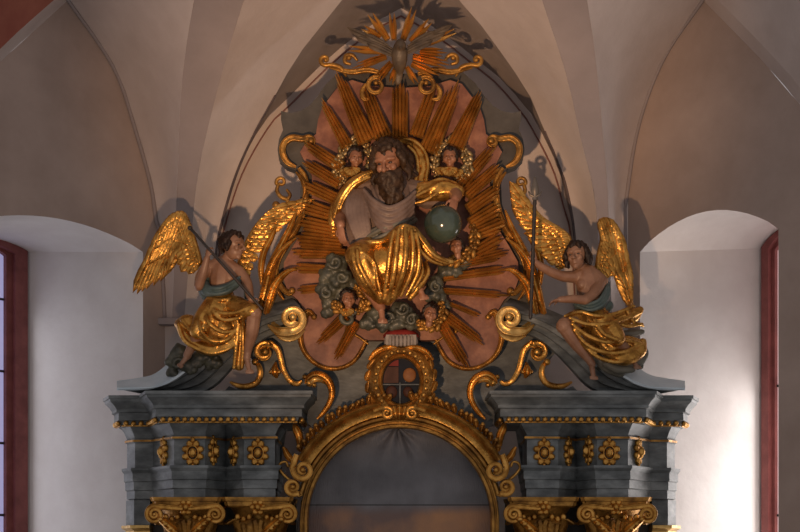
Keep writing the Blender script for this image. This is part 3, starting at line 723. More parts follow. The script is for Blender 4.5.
# bunches of rays
def slat(bm, p, q, w0, w1, h, tip=.9):
    d = (q - p).normalized(); v = Vector((0,-1,0)); v = (v - d*v.dot(d)).normalized(); u = d.cross(v); R = []
    for c, w, hh in ((p, w0, h), (p.lerp(q, tip), w1, h), (q, w1*.35 if tip > .6 else w1*.08, h*(.6 if tip > .6 else .25))):
        R.append([bm.verts.new(c + a) for a in (u*-w, u*-w*.85 + v*hh*.5, u*-.0 + v*hh, u*w*.85 + v*hh*.5, u*w, v*-hh*.5)])
    for i in range(2):
        for k in range(6): bm.faces.new((R[i][k], R[i][(k+1) % 6], R[i+1][(k+1) % 6], R[i+1][k]))
    bm.faces.new(R[0][::-1]); bm.faces.new(R[2])
def ray(t, b, e, wb, we, n, y0=.06, y1=.10, mat='gold_ray', seed=0, tip=.9):
    bm = bmesh.new(); rnd = random.Random(seed + int(b[0]*7 + e[1])); dx, dy = e[0] - b[0], e[1] - b[1]; L = math.hypot(dx, dy); nx, ny = -dy/L, dx/L
    for k in range(n):
        f = (k + .5)/n*2 - 1; st = .02 + .26*abs(f)**1.3*(1 if (k + seed) % 2 else .75) + rnd.random()*.08
        if n == 1: st = 0
        p = W(b[0] + nx*f*wb*.5*(1 - 1/n*.5), b[1] + ny*f*wb*.5*(1 - 1/n*.5), y0 + .02*abs(f))
        q = W(e[0] - dx*st + nx*f*we*.5, e[1] - dy*st + ny*f*we*.5, y1 + .02*abs(f))
        slat(bm, p, q, wb/n*.0048, max(.012, we/n*.0048), .045 + .02*rnd.random(), tip)
    return part('ray', bm, mat, t, 20)
RAYS = [((347,146),(319,95),14,4,3),((367,142),(334,66),20,6,4),((384,138),(364,86),18,7,4),((400,138),(400,78),16,9,4),((416,136),(435,84),15,7,3),((428,152),(459,79),21,8,4),((455,147),(484,86),19,6,4),
 ((342,168),(303,142),14,6,3),((340,184),(300,160),13,6,3),((338,200),(302,183),13,7,3),((336,216),(301,205),13,8,3),((338,230),(296,222),13,8,3),((342,243),(291,238),13,8,3),((346,254),(287,252),10,7,3),((340,270),(288,268),8,6,2),((332,287),(294,291),7,5,2),
 ((346,316),(315,346),12,5,3),((356,322),(333,364),12,5,3),
 ((456,190),(497,144),15,6,3),((466,196),(503,163),13,6,3),((468,210),(502,186),13,7,3),((470,224),(503,205),13,8,3),((472,236),(507,222),12,8,3),((465,258),(506,236),13,8,3),((454,266),(512,252),8,6,3),
 ((443,278),(516,268),8,5,2),((443,291),(514,296),7,4,2),((450,304),(484,318),5,3,1),((446,316),(486,346),12,5,3),((440,322),(470,372),12,6,3)]
for b, e, wb, we, n in RAYS: ray(gl, b, e, wb*1.08, we*1.9, n + 1, .02, .12, 'gold_ray')

# ---- dove in its own burst of rays at the top
dv = thing('dove', 'grey-brown carved dove with spread wings amid gilt rays at the top of the glory', 'carved dove', W(400, 82, .05))
bm = bmesh.new()
for p in ([(399.5,70,-.02,5),(399.5,63,-.06,7.5),(399.5,55,-.10,8.4),(399.8,49,-.12,7.4),(400,45,-.15,6)],):
    tube(bm, p, 5)
ell(bm, W(400.5, 45.5, -.18), (.058,.065,.055), sub=3)
tube(bm, [(400.8,47,-.23,2.2),(401.2,49.5,-.28,.7)], 3)
tube(bm, [(399.5,68,-.02,4),(398.5,75,.0,5),(398,82,.02,3.5)], 4, CIRC, .5)
me = voxel(bm, .012, 4, 'body'); part('body', me, 'dove', dv)
def feather(bm, p, q, w, nrm, bend=0.0, th=.010, tipw=.35):
    d = q - p; L = d.length; d = d.normalized(); v = (nrm - d*nrm.dot(d)).normalized(); u = d.cross(v); R = []
    n = 7
    for i in range(n + 1):
        s = i/n; ww = w*(.55 + .45*math.sin(min(1, s*1.5)*math.pi/2))*(1 if s < .7 else math.sqrt(max(.0, 1 - ((s - .7)/.3)**2))*(1 - tipw*0) + .04)
        c = p + d*(L*s) + u*(bend*L*math.sin(math.pi*s*.5)**2) + v*(w*.18*math.sin(math.pi*s))
        R.append([bm.verts.new(c + a) for a in (u*-ww, u*-ww*.5 + v*w*.30, v*w*.22, v*w*.42, v*w*.22 + u*ww*.12, u*ww*.55 + v*w*.28, u*ww, v*-th)])
    for i in range(n):
        for k in range(8): bm.faces.new((R[i][k], R[i][(k+1) % 8], R[i+1][(k+1) % 8], R[i+1][k]))
    bm.faces.new(R[0][::-1]); bm.faces.new(R[-1])
for s in (0, 1):
    m = lambda p: W(800 - p[0] if s else p[0], p[1] + (-3 if s else 0), p[2])
    bm = bmesh.new()
    for k, (p, q, w) in enumerate((((392,50,-.05),(349,25,-.04),.034),((393,53,-.07),(356,34,-.05),.036),((394,56,-.09),(368,42,-.07),.034),((388,46,-.06),(366,33,-.06),.03))):
        feather(bm, m(p), m(q), w, Vector((0,-1,0)), .06*(1 if s else -1))
    part('wing', bm, 'dove', dv)
DR = [((388,40),(367,9),9,3,2),((394,40),(391.5,8),8,3.5,2),((403,40),(415.5,4),9,4,2),((411,42),(434,17),9,4,2),((425,45),(460,29),8,4,2),((420,52),(449,53),9,7,3),((413,57),(453,66),9,6,3),((412,64),(440,76),9,5,3),((407,68),(418,86),7,4,2),
      ((380,38),(359,25),8,3,2),((385,52),(344,48),8,4,2),((386,57),(350,69),8,5,3),((391,64),(375,82),9,5,3),((395,70),(390,86),7,4,2)]
for b, e, wb, we, n in DR: ray(dv, b, e, wb*.8, wb*1.15, n, .0, -.02, 'gold_ray', tip=.55)

# ---- oval coat of arms
ca = thing('cartouche', 'oval painted coat of arms in a gilt beaded frame above the arch', 'coat of arms', W(401, 421, .2))
def ov(a, rx, ry, y): return W(401 + rx*math.cos(a), 381 - ry*math.sin(a), y)
bm = bmesh.new(); n = 64
prof = [(18.5,22.5,.2),(18.5,22.5,-.02),(20,24,-.05),(22,26,-.04),(23,28,-.10),(28,33,-.13),(32,36,-.08),(33,37,.0),(34,38,.2)]
rows = [[ov(2*math.pi*k/n, rx*(1 + .02*math.sin(k*math.pi/4)*(rx > 25)), ry, y) for k in range(n)] for rx, ry, y in prof]; rows = [[r[k] for r in rows] for k in range(n)]; rows.append(rows[0])
vs = loft(bm, rows); bmesh.ops.remove_doubles(bm, verts=bm.verts[:], dist=1e-5)
of = part('oval_frame', bm, 'gold_old', ca)
bm = bmesh.new()
for k in range(26):
    a = 2*math.pi*k/26; ell(bm, ov(a, 25.5, 30, -.13), (.022,.022,.024), sub=2)
part('beading', bm, 'gold', of)
bm = bmesh.new()
for k in range(20):
    a = 2*math.pi*(k + .5)/20
    p, q = ov(a - .1, 32.5, 37, -.06), ov(a + .1, 34.5, 38.5, -.04); d = q - p
    sweep(bm, [(p - d*.3, .012), (p + d*.3, .034), (q, .03), (q + d*.3, .010)], LEAF, .8)
part('leaf_border', bm, 'gold_old', of)
def sector(rx, ry, y, q, name, mat, par, ymid=0):
    bm = bmesh.new(); cx, cy = 401, 381 + ymid; pts = []
    x0, x1 = q[0], q[1]; y0, y1 = q[2], q[3]
    for k in range(80):
        a = 2*math.pi*k/80; pts.append((min(x1, max(x0, 401 + rx*math.cos(a))), min(y1, max(y0, 381 - ry*math.sin(a)))))
    o = []
    for p in pts:
        if not o or math.dist(o[-1], p) > .05: o.append(p)
    if math.dist(o[0], o[-1]) < .05: o.pop()
    plate(bm, o, y, .12); return part(name, bm, mat, par)
sh = sector(18.8, 22.8, .03, (0,800,0,800), 'shield', 'shield_blue', ca)
sector(17.5, 21.5, .01, (380,398.5,350,366), 'red_quarter', 'shield_red', sh)
sector(17.5, 21.5, .01, (380,398.5,367,383), 'brown_quarter', 'shield_brown', sh)
for nm, x, y, r, mt in (('disc',409.5,375,6.6,'shield_ochre'),('disc',391.5,392,6,'shield_brown'),('disc',408,392,5,'shield_brown')):
    bm = bmesh.new(); ell(bm, W(x, y, .02), (r*.01, .03, r*.011), sub=3); part(nm, bm, mt, sh)
bm = bmesh.new(); tube(bm, [(400,383,.01,1),(400,403,.01,1)], 2); tube(bm, [(383,384.5,.01,.8),(419,384.5,.01,.8)], 2); part('dividing_bar', bm, 'bluegrey', sh)
for s in (-1, 1):
    bm = bmesh.new(); sweep(bm, px4([(401 + s*3,349,-.1,2),(401 + s*10,347.5,-.12,2.4),(401 + s*18,348.5,-.1,3),(401 + s*26,353,-.08,3),(401 + s*32,360,-.06,1.4)], 4), LEAF, .9); part('scroll_leaf', bm, 'gold', of)
# hat above it
ht = thing('heraldic_hat', 'small red hat with white fringe set above the oval coat of arms', 'carved hat', W(401, 346, .1))
bm = bmesh.new(); rows = []
for row, rx, ry in ((337.5,18,.14),(335,17.8,.14),(332,15,.12),(330,9,.07),(329.3,2,.02)):
    rows.append([W(401, row, .05) + Vector((math.cos(2*math.pi*k/28)*rx*.01, math.sin(2*math.pi*k/28)*ry, 0)) for k in range(28)])
vs = loft(bm, rows, True); bm.faces.new(vs[0][::-1]); bm.faces.new(vs[-1]); part('crown', bm, 'hat_red', ht)
bm = bmesh.new()
for k in range(13):
    a = math.pi*(k/12) + math.pi; p = W(401, 338, .0) + Vector((math.cos(a)*.15, math.sin(a)*.12, 0))
    sweep(bm, [(p, .016), (p + Vector((0,0,-.04)), .021), (p + Vector((0,0,-.085)), .017)])
box(bm, W(386,346,-.09), W(416,337.6,.12)); part('fringe', bm, 'ermine', ht)
# ================================================================== FIGURES
class S:
    """collects closed volumes, fused into one continuous surface by voxel()"""
    def __init__(s): s.bm = bmesh.new()
    def ell(s, c, rad, rot=None, sub=3): ell(s.bm, c, rad, rot, sub); return s
    def e(s, px, py, y, rx, ry, rz, rot=None): ell(s.bm, W(px, py, y), (rx*.01, ry*.01, rz*.01), rot, 3); return s
    def c(s, *pts, n=5, flat=1.0): sweep(s.bm, px4(pts, n), CIRC, flat); return s
    def v(s, pts, n=4):
        q = catmull([tuple(a) + (r,) for a, r in pts], n); sweep(s.bm, [(Vector(k[:3]), max(.002, k[3])) for k in q]); return s
    def folds(s, *lines):
        for l in lines: s.c(*l)
        return s
    def mesh(s, vox, smooth=4, name='sculpt', fac=.5): return voxel(s.bm, vox, smooth, name, fac)

def head(s, C, f, u, h, old=False):
    """head of height h centred at C: skull, jaw, brow, nose, lips, chin, ears"""
    R = frame(f, u); P = lambda a, b, c: C + R @ Vector((a*h, b*h, c*h))
    s.ell(P(0,-.03,.13), (.37*h,.44*h,.37*h), R).ell(P(0,.08,-.18), (.28*h,.32*h,.31*h), R).ell(P(0,.27,-.41), (.11*h,.10*h,.09*h), R)
    s.v([(P(0,.40,.10), .04*h), (P(0,.46,.0), .05*h), (P(0,.53,-.11), .07*h)]).v([(P(-.07,.44,-.13), .04*h), (P(.07,.44,-.13), .04*h)])
    s.v([(P(-.25,.31,.12), .05*h), (P(-.12,.38,.14), .055*h), (P(0,.385,.11), .04*h), (P(.12,.38,.14), .055*h), (P(.25,.31,.12), .05*h)])
    for q in (-1, 1):
        s.ell(P(q*.18,.29,-.10), (.10*h,.09*h,.11*h), R); s.ell(P(q*.365,-.02,.0), (.04*h,.09*h,.13*h), R)
    s.v([(P(-.11,.35,-.24), .028*h), (P(0,.40,-.225), .038*h), (P(.11,.35,-.24), .028*h)]).v([(P(-.08,.36,-.29), .028*h), (P(0,.39,-.295), .038*h), (P(.08,.36,-.29), .028*h)])
    return P, R
def eyes(P, R, h, parent):
    for q in (-1, 1):
        bm = bmesh.new(); ell(bm, P(q*.145,.352,.035), (.062*h,.035*h,.034*h), R); part('eye', bm, 'eye', parent)
def hand(s, w, d, nrm, L, curl=.6, spread=.16, thumb=1, fr=.052):
    """palm and five fingers; d along the hand, nrm out of the palm, curl in radians per joint"""
    d = Vector(d).normalized(); nrm = Vector(nrm); nrm = (nrm - d*nrm.dot(d)).normalized(); sd = d.cross(nrm)
    R = Matrix((sd, d, nrm)).transposed()
    s.ell(w + d*L*.26, (L*.20, L*.28, L*.10), R)
    for k, (o, ln) in enumerate(((-.15,.40),(-.05,.48),(.05,.50),(.15,.45))):
        p = w + d*L*.44 + sd*L*o*1.05; pts = [(p - d*L*.1, L*fr*1.1), (p, L*fr)]; a = 0; dd = d + sd*o*spread
        for j, q in enumerate((.45,.32,.26)):
            a += curl*(.6 if j == 0 else 1); p = p + (dd.normalized()*math.cos(a) + nrm*math.sin(a))*(L*ln*q); pts.append((p, L*fr*(.95 - .12*j)))
        s.v(pts, 2)
    t0 = w + d*L*.12 + sd*thumb*L*.13; t1 = t0 + (d*.6 + sd*thumb*.75 + nrm*.25).normalized()*L*.22; t2 = t1 + (d*.9 + nrm*.45 + sd*thumb*.1).normalized()*L*.20
    s.v([(t0, L*.07), (t1, L*.058), (t2, L*.045)], 3)
def foot(s, a, d, up, L):
    d = Vector(d).normalized(); up = Vector(up); up = (up - d*up.dot(d)).normalized(); sd = d.cross(up)
    s.v([(a - d*L*.16 - up*L*.12, L*.13), (a + d*L*.15 - up*L*.10, L*.15), (a + d*L*.42 - up*L*.19, L*.13), (a + d*L*.58 - up*L*.22, L*.11)])
    for k in range(5):
        o = (k - 2)*.085; p = a + d*L*(.60 - .02*abs(k - 1)) + sd*L*o - up*L*.23
        s.v([(p, L*.055), (p + d*L*.13 - up*L*.02, L*(.055 if k else .065))], 2)
def curls(bm, P, R, h, n, seed, mask, r0=.09, out=1.0, rad=(.40,.47,.42), cz=.13):
    """rows of wavy locks over the skull"""
    rnd = random.Random(seed)
    for i in range(n):
        t = (i + .5)/n; z = 1 - 1.55*t; rr = math.sqrt(max(0, 1 - z*z)); a = i*2.39996
        x, y = rr*math.cos(a), rr*math.sin(a)
        if not mask(x, y, z): continue
        pts = []; ph = rnd.random()*6
        for j in range(6):
            s = j/5; k = out*(1 + .06*math.sin(j*1.9 + ph)); zz = cz + rad[2]*(z - s*.42)*k
            pts.append((P((x*rad[0] + .03*math.sin(ph + j*1.4))*k*(1 + .05*s), (y*rad[1] - .03)*k, zz), h*r0*(1 - .45*s)))
        q = catmull([tuple(v) + (r,) for v, r in pts], 2); sweep(bm, [(Vector(k[:3]), k[3]) for k in q])

# ---------------------------------------------------------------- seated bearded figure
gd = thing('seated_statue', 'bearded seated carved figure in a gold mantle, one hand resting on a green orb', 'statue', W(392, 312, -.2))
s = S(); hf, hu, hC, hh = Vector((-.32,-.86,-.40)), Vector((-.16,-.25,1)), W(389.5,162,-.36), .37
P, R = head(s, hC, hf, hu, hh)
s.c((389,172,-.28,9),(391,184,-.14,11),(391,196,-.05,15))                                                # neck
s.c((391,196,-.05,22),(389,215,-.06,24),(390,235,-.04,24),(390,250,.0,22))                              # trunk
s.c((356,192,.0,10),(391,188,.0,13),(424,194,.0,10))                                                     # shoulders
s.c((356,193,.0,10.5),(347,207,-.02,9.5),(342,218,-.10,8)).c((342,217,-.10,7.5),(340,222,-.24,6.5),(340.5,225,-.34,5))   # right arm
s.c((424,195,.0,10.5),(441,194,-.03,9.5),(454,192,-.10,8)).c((454,192,-.10,7.5),(456,196,-.26,6.4),(455,199,-.36,5))    # left arm
hand(s, W(340.5,226,-.36), (.10,-.12,-1), (.35,.6,-.15), .20, .35, thumb=-1)
hand(s, W(455.5,199,-.38), (-.30,-.42,-1), (-.35,.75,-.3), .21, .25, thumb=-1)
s.c((378,250,-.05,15),(366,253,-.30,14),(356,256,-.55,12)).c((356,256,-.55,11),(368,283,-.45,9),(380,306,-.36,6))   # right leg
s.c((400,248,-.05,15),(402,243,-.35,14),(404,239,-.60,12.5)).c((404,239,-.60,11.5),(412,263,-.52,9),(418,283,-.42,6))   # left leg
foot(s, W(381,307,-.36), (.12,-.55,-.85), (0,-.8,.5), .22)
foot(s, W(418,284,-.42), (.42,-.45,-.8), (0,-.8,.6), .22)
gb = part('body', s.mesh(.0085, 2, 'body'), 'flesh_red', gd); eyes(P, R, hh, gb)
hb = bmesh.new()
curls(hb, P, R, hh, 90, 3, lambda x, y, z: not (y > .45 and z < .62), r0=.085, out=1.05)
for q in (-1, 1):
    for k in range(6):
        pts = []
        for j in range(7):
            t = j/6; pts.append((P(q*(.40 + .10*t + .06*math.sin(j*1.6 + k)), .12 - .10*k + .05*math.sin(j*1.3 + k*2), .12 - .62*t), hh*.085*(1 - .4*t)))
        z = catmull([tuple(v) + (r,) for v, r in pts], 2); sweep(hb, [(Vector(k2[:3]), k2[3]) for k2 in z])
part('hair', voxel(hb, .012, 1, 'hair'), 'beard', gb)
hb = bmesh.new(); rnd = random.Random(5)
for k in range(44):
    a = (k % 11 - 5)/5.0; lay = k//11; pts = []; ph = rnd.random()*6
    for j in range(8):
        t = j/7; wv = .05*math.sin(j*1.7 + ph)
        pts.append((P(a*(.27 + .06*t - .10*t*t) + wv, .20 + .20*(1 - a*a) + .03*lay - .04*t + wv*.6, -.22 - .05*lay + .02*(a*a) - (.62 + .10*lay)*t*(1 - .25*a*a)), hh*.07*(1 - .5*t)))
    z = catmull([tuple(v) + (r,) for v, r in pts], 2); sweep(hb, [(Vector(k2[:3]), k2[3]) for k2 in z])
for q in (-1, 1):
    for k in range(3):
        z = catmull([tuple(v) + (r,) for v, r in ((P(q*.02,.46,-.18), hh*.05),(P(q*.13,.42,-.22 - .02*k), hh*.06),(P(q*.24,.32,-.36 - .05*k), hh*.05),(P(q*.26,.30,-.52), hh*.03))], 3); sweep(hb, [(Vector(k2[:3]), k2[3]) for k2 in z])
part('beard', voxel(hb, .010, 1, 'beard'), 'beard', gb)
# tunic
s = S()
s.c((392,190,-.08,20),(390,206,-.11,25),(390,222,-.10,26),(390,240,-.06,26))
s.c((362,190,-.02,12),(354,200,-.04,14),(352,214,-.10,13)).c((357,190,-.04,12),(391,190,-.06,15),(424,194,-.04,12))
s.c((362,202,-.10,10),(362,222,-.14,12),(360,240,-.2,10)).c((352,214,-.12,11),(353,230,-.16,10),(358,246,-.2,7))
s.c((426,197,-.02,12),(438,198,-.05,11))
for k in range(5):
    s.c((364 + k*1.5,190 + k*5,-.28,2),(374 + k,201 + k*6,-.40,2.6),(389,208 + k*6.2,-.435,3),(404 - k,202 + k*6,-.40,2.6),(415 - k*.5,192 + k*5,-.29,2))
for k in range(6):
    s.c((351 + k*3.6,190,-.17,1.8),(347 + k*4,208,-.27,2.6),(352 + k*3.4,228,-.32,2.6),(360 + k*2.4,246,-.31,1.8))
s.folds([(372,186,-.2,2),(377,200,-.33,2.4),(386,214,-.36,2.2)], [(366,190,-.18,2),(368,206,-.26,2.4),(368,224,-.26,2)], [(374,232,-.26,2),(390,236,-.34,3),(410,228,-.26,2)], [(378,226,-.3,2),(396,229,-.36,2.6),(412,221,-.24,2)])
part('tunic', s.mesh(.0085, 1, 'tunic'), 'tunic', gd)
s = S()
s.c((366,236,-.20,6),(384,232,-.30,8),(402,226,-.30,6),(415,220,-.16,3)).c((364,246,-.24,5),(380,241,-.36,6),(394,233,-.42,5))
s.folds([(362,240,-.28,1.8),(380,230,-.42,2.2),(400,223,-.42,2.2),(414,217,-.24,1.5)], [(362,246,-.3,1.8),(380,237,-.45,2.2),(400,228,-.46,2)], [(366,234,-.28,1.6),(382,226,-.40,2),(398,220,-.42,1.8)])
part('waist_sash', s.mesh(.0095, 3, 'waist_sash'), 'sash_grey', gd)
# gold mantle over the knees
s = S()
s.c((382,252,.0,22),(368,254,-.30,17),(358,256,-.56,14)).c((400,250,.0,20),(402,243,-.35,18),(404,240,-.62,14.5))
s.c((359,256,-.56,13),(369,278,-.50,13),(380,296,-.42,9)).c((404,241,-.62,14),(403,264,-.58,16),(394,288,-.48,10),(388,301,-.42,5))
s.e(384,266,-.35,24,22,22).e(390,280,-.34,18,18,18)
s.folds([(353,249,-.62,2),(354,262,-.68,2.6),(363,281,-.62,2.6),(377,299,-.5,2)], [(357,250,-.70,2),(359,264,-.72,2.4),(368,282,-.66,2.4),(380,300,-.52,1.8)], [(362,252,-.68,2),(374,262,-.62,1.6),(378,282,-.60,2),(383,301,-.52,1.8)],
        [(394,231,-.72,2),(391,246,-.74,2.6),(388,270,-.70,3),(384,300,-.56,2.2)], [(399,229,-.78,2),(397,246,-.80,2.6),(394,272,-.76,3),(388,302,-.58,2)], [(405,228,-.79,2.4),(406,246,-.82,3),(403,272,-.78,3),(394,298,-.6,2)],
        [(411,230,-.76,2),(413,248,-.77,2.8),(411,272,-.72,2.8),(401,296,-.6,2)], [(416,234,-.70,2),(419,252,-.70,2.6),(417,274,-.64,2.6),(406,296,-.58,1.8)], [(352,248,-.55,2.6),(366,243,-.5,2.8),(383,241,-.5,2.8),(392,233,-.6,2.6),(403,226,-.72,2.6),(414,229,-.66,2.6)])
s.c((414,230,-.55,4),(422,243,-.52,6),(431,255,-.48,6),(441,261,-.44,5),(452,262,-.42,2.6)).folds([(414,228,-.62,2),(424,243,-.62,2),(434,255,-.58,2),(448,262,-.5,1.6)], [(412,234,-.66,2),(420,250,-.62,2),(430,260,-.56,2),(442,265,-.5,1.5)])
s.c((418,262,-.45,5),(423,274,-.42,6),(417,288,-.42,5),(410,298,-.4,3)).folds([(426,262,-.48,1.8),(428,273,-.50,2.4),(419,288,-.52,2.2)], [(421,260,-.52,1.8),(422,274,-.56,2.2),(412,292,-.56,2)])
part('mantle_skirt', s.mesh(.0095, 3, 'mantle_skirt'), 'gold', gd)
# mantle on the shoulders and the billow behind the head
s = S()
s.c((377,172,-.20,3.4),(366,176,-.20,5),(354,183,-.16,6),(345,193,-.12,6),(338,206,-.12,5.5),(335,217,-.16,4)).c((352,184,-.02,6),(342,200,.02,8),(334,216,.04,7),(334,234,.06,5))
s.folds([(374,171,-.26,1.6),(360,177,-.27,2),(348,187,-.24,2),(340,200,-.20,1.8),(335,214,-.2,1.4)], [(370,177,-.26,1.4),(356,184,-.26,1.8),(346,196,-.22,1.6),(340,209,-.2,1.4)])
part('mantle_shoulder', s.mesh(.0095, 3, 'mantle_shoulder'), 'gold', gd)
s = S()
s.c((398,142,.12,3),(408,141,.08,4.5),(417,147,.06,6),(422,158,.04,6.5),(424,170,.02,6),(421,182,.0,6),(414,193,-.06,5),(403,199,-.16,3.4))
s.folds([(402,138,.06,1.6),(414,141,.0,2),(424,151,-.04,2),(428,165,-.06,2),(426,180,-.08,2),(430,190,-.1,2)], [(408,146,.0,1.6),(416,155,-.03,2),(418,170,-.06,2),(414,184,-.1,2),(406,195,-.2,1.6)])
s.c((418,192,-.08,10),(432,192,-.10,11),(446,191,-.13,10.5),(457,192,-.14,8)).folds([(404,199,-.24,1.8),(416,196,-.22,2.2),(428,190,-.2,2),(444,183,-.2,2),(458,187,-.2,1.6)], [(410,204,-.22,1.6),(424,201,-.22,2.2),(436,194,-.22,2)], [(430,182,-.14,1.6),(442,179,-.14,1.8),(456,183,-.14,1.4)])
part('mantle_billow', s.mesh(.0095, 3, 'mantle_billow'), 'gold', gd)

# ---------------------------------------------------------------- orb
bm = bmesh.new(); bmesh.ops.create_uvsphere(bm, u_segments=48, v_segments=32, radius=.185, matrix=Matrix.Translation(W(443,224,-.36)))
tag(part('orb', bm, 'orb', sharp=180), 'glossy dark green orb under the hand of the seated figure', 'orb')

# ---------------------------------------------------------------- winged cherub heads
def cherub(label, cx, cy, y, sz, f, u, wings, chest=(), wmat='gold', hmat='hair', hairn=40, group=None):
    t = thing('cherub_head', label, 'cherub head', W(cx, cy + sz*1.2, y), group); h = sz*2*.01*(D + y)/D
    s = S(); C = W(cx, cy, y); P, R = head(s, C, Vector(f), Vector(u), h)
    s.ell(P(.2,.2,-.14), (.17*h,.17*h,.17*h), R).ell(P(-.2,.2,-.14), (.17*h,.17*h,.17*h), R); s.v([(P(0,0,-.3), .22*h), (P(0,-.05,-.62), .2*h)])
    fb = part('face', s.mesh(.007, 2, 'face'), 'flesh_red', t); eyes(P, R, h, fb)
    hb = bmesh.new(); curls(hb, P, R, h, hairn, int(cx), lambda x, y_, z: not (y_ > .35 and z < .6), r0=.11)
    part('hair', voxel(hb, .010, 1, 'hair'), hmat, fb)
    for w in wings:
        b = bmesh.new(); pts = [(W(p[0], p[1], p[2]), p[3]*.01) for p in w]
        q = catmull([tuple(v) + (r,) for v, r in pts], 4); sweep(b, [(Vector(k[:3]), k[3]*.5) for k in q])
        for i in range(0, len(q), 2):     # ruffled feather tufts along the wing
            k = q[i]; c = Vector(k[:3]); nx = Vector(q[min(i+1, len(q)-1)][:3]) - Vector(q[max(i-1, 0)][:3]); nx.normalize(); sd = nx.cross(Vector((0,-1,0)))
            z = .85 + .3*math.sin(i*2.1)
            for o in (-1, 1):
                p = c + sd*(o*k[3]*.8*z) + Vector((0, -k[3]*.25, 0)); rot = Quaternion((0,1,0), o*.6 + math.atan2(nx.x, nx.z)).to_matrix()
                ell(b, p, (k[3]*.58, k[3]*.6, k[3]*.95*z), rot, 2)
            ell(b, c + Vector((0, -k[3]*.45, 0)) + nx*k[3]*.3, (k[3]*.42,k[3]*.5,k[3]*.42), sub=2)
        part('wing', b, wmat, t)
    if chest:
        b = bmesh.new()
        for p in chest:
            for k in range(5):
                a = math.radians(-150 + k*30); c = W(p[0], p[1], p[2]); feather(b, c, c + Vector((math.cos(a)*p[3]*.012, -.03, math.sin(a)*p[3]*.012)), p[3]*.0042, Vector((0,-1,0)))
        part('breast_feathers', b, 'gold', t)
    return t
cherub('winged cherub head left of the bearded face, among the rays', 355.5,157.5,-.05,9, (.25,-.9,-.25),(0,0,1),
       [[(368,176,.05,3),(371,168,.02,4),(370,156,.04,4),(366,146,.08,3.4)], [(347,180,.05,4),(341,181,.05,4.5),(336,172,.04,4.6),(339,162,.04,4.4),(343,152,.06,4.2),(350,144,.08,4),(358,140,.08,3.5)]],
       [(352,168,-.06,8),(358,172,-.05,7),(347,170,-.02,7)], 'silver_gold')
cherub('winged cherub head right of the bearded face, above the orb', 450,157,-.05,9, (-.15,-.95,-.2),(0,0,1),
       [[(437,176,.05,3),(434,166,.04,4),(437,154,.04,4.4),(443,145,.06,4),(451,141,.08,3.5)], [(462,146,.07,3.4),(466,155,.05,4.2),(468,164,.04,4.6),(466,173,.04,4.6),(459,181,.05,4)]],
       [(449,168,-.06,8),(442,168,-.04,7),(456,170,-.04,7)], 'silver_gold')
cherub('winged cherub head with curled wing directly below the green orb', 457,247,-.20,8, (-.3,-.9,.1),(-.1,0,1),
       [[(472,226,.0,3),(475,236,-.06,4.4),(473,247,-.1,4.6),(466,256,-.14,4.6),(456,261,-.16,4.4),(446,262,-.14,3.4),(438,260,-.1,2)]], (), 'gold_old')
cherub('winged cherub head in the grey-green clouds to the left of the statue feet', 348,299,-.16,8.5, (.25,-.9,-.1),(-.1,0,1),
       [[(357,312,-.08,3),(364,307,-.1,4.4),(366,298,-.08,4.6),(361,291,-.06,4),(355,288,-.04,2.6)], [(346,312,-.08,3),(339,309,-.1,4.2),(334,303,-.08,4)]], [(347,309,-.16,7)], 'gold_old')
cherub('winged cherub head in the dark clouds to the right of the statue feet', 430,314,-.16,8.5, (.2,-.93,-.05),(.1,0,1),
       [[(441,303,-.04,3),(443,312,-.08,4),(439,321,-.1,4.6),(431,327,-.12,4.6),(423,326,-.1,4),(418,321,-.08,2.6)]], (), 'gold_old')

# ---------------------------------------------------------------- cloud banks
def clouds(label, blobs, swirls, mat='cloud', seed=1):
    s = S(); rnd = random.Random(seed)
    for b in blobs:
        px, py, y, r = b; s.e(px, py, y, r, r*.9, r*.85)
        for k in range(7):
            a = rnd.random()*6.28; q = r*(.35 + .2*rnd.random()); s.e(px + math.cos(a)*r*.75, py + math.sin(a)*r*.7, y - r*.005*rnd.random(), q, q, q)
    for w in swirls: s.c(*spiral(*w), n=2)
    me = s.mesh(.010, 2, 'cloud_bank')
    return tag(part('cloud_bank', me, mat), label, 'carved cloud')
clouds('grey-green carved cloud bank to the left of the gold skirt', [(336,263,.0,10),(329,275,.02,10),(341,278,.0,10),(326,290,.02,9),(351,284,.0,7),(330,302,.04,9),(328,312,.06,7),(340,290,.02,8)],
       [(335,262,7,2,200,560,-.1,2.4,1.8,16),(327,293,6,2,100,460,-.07,2.2,1.6,14),(348,318,9,3,40,420,-.08,3,2,20),(342,277,6,2,0,-340,-.1,2.2,1.6,14)], seed=2)
clouds('dark carved cloud bank directly below the feet of the seated statue', [(374,312,.0,8),(388,318,-.02,9),(402,310,-.04,10),(412,320,.0,9),(397,324,-.02,8),(368,322,.04,8),(382,325,0,7)],
       [(403,308,7,2,200,560,-.15,2.4,1.8,16),(388,318,6,2,0,360,-.12,2.2,1.6,14),(412,320,6,2,60,400,-.1,2,1.5,14)], 'cloud', seed=4)
clouds('dark carved cloud puffs at the right of the gold skirt hem', [(436,284,.0,8),(432,294,.0,8),(440,297,.02,7),(445,272,.04,8),(456,270,.04,7),(466,262,.06,7),(445,306,.06,6)],
       [(436,287,6,2,100,440,-.1,2.2,1.6,14)], 'cloud', seed=6)
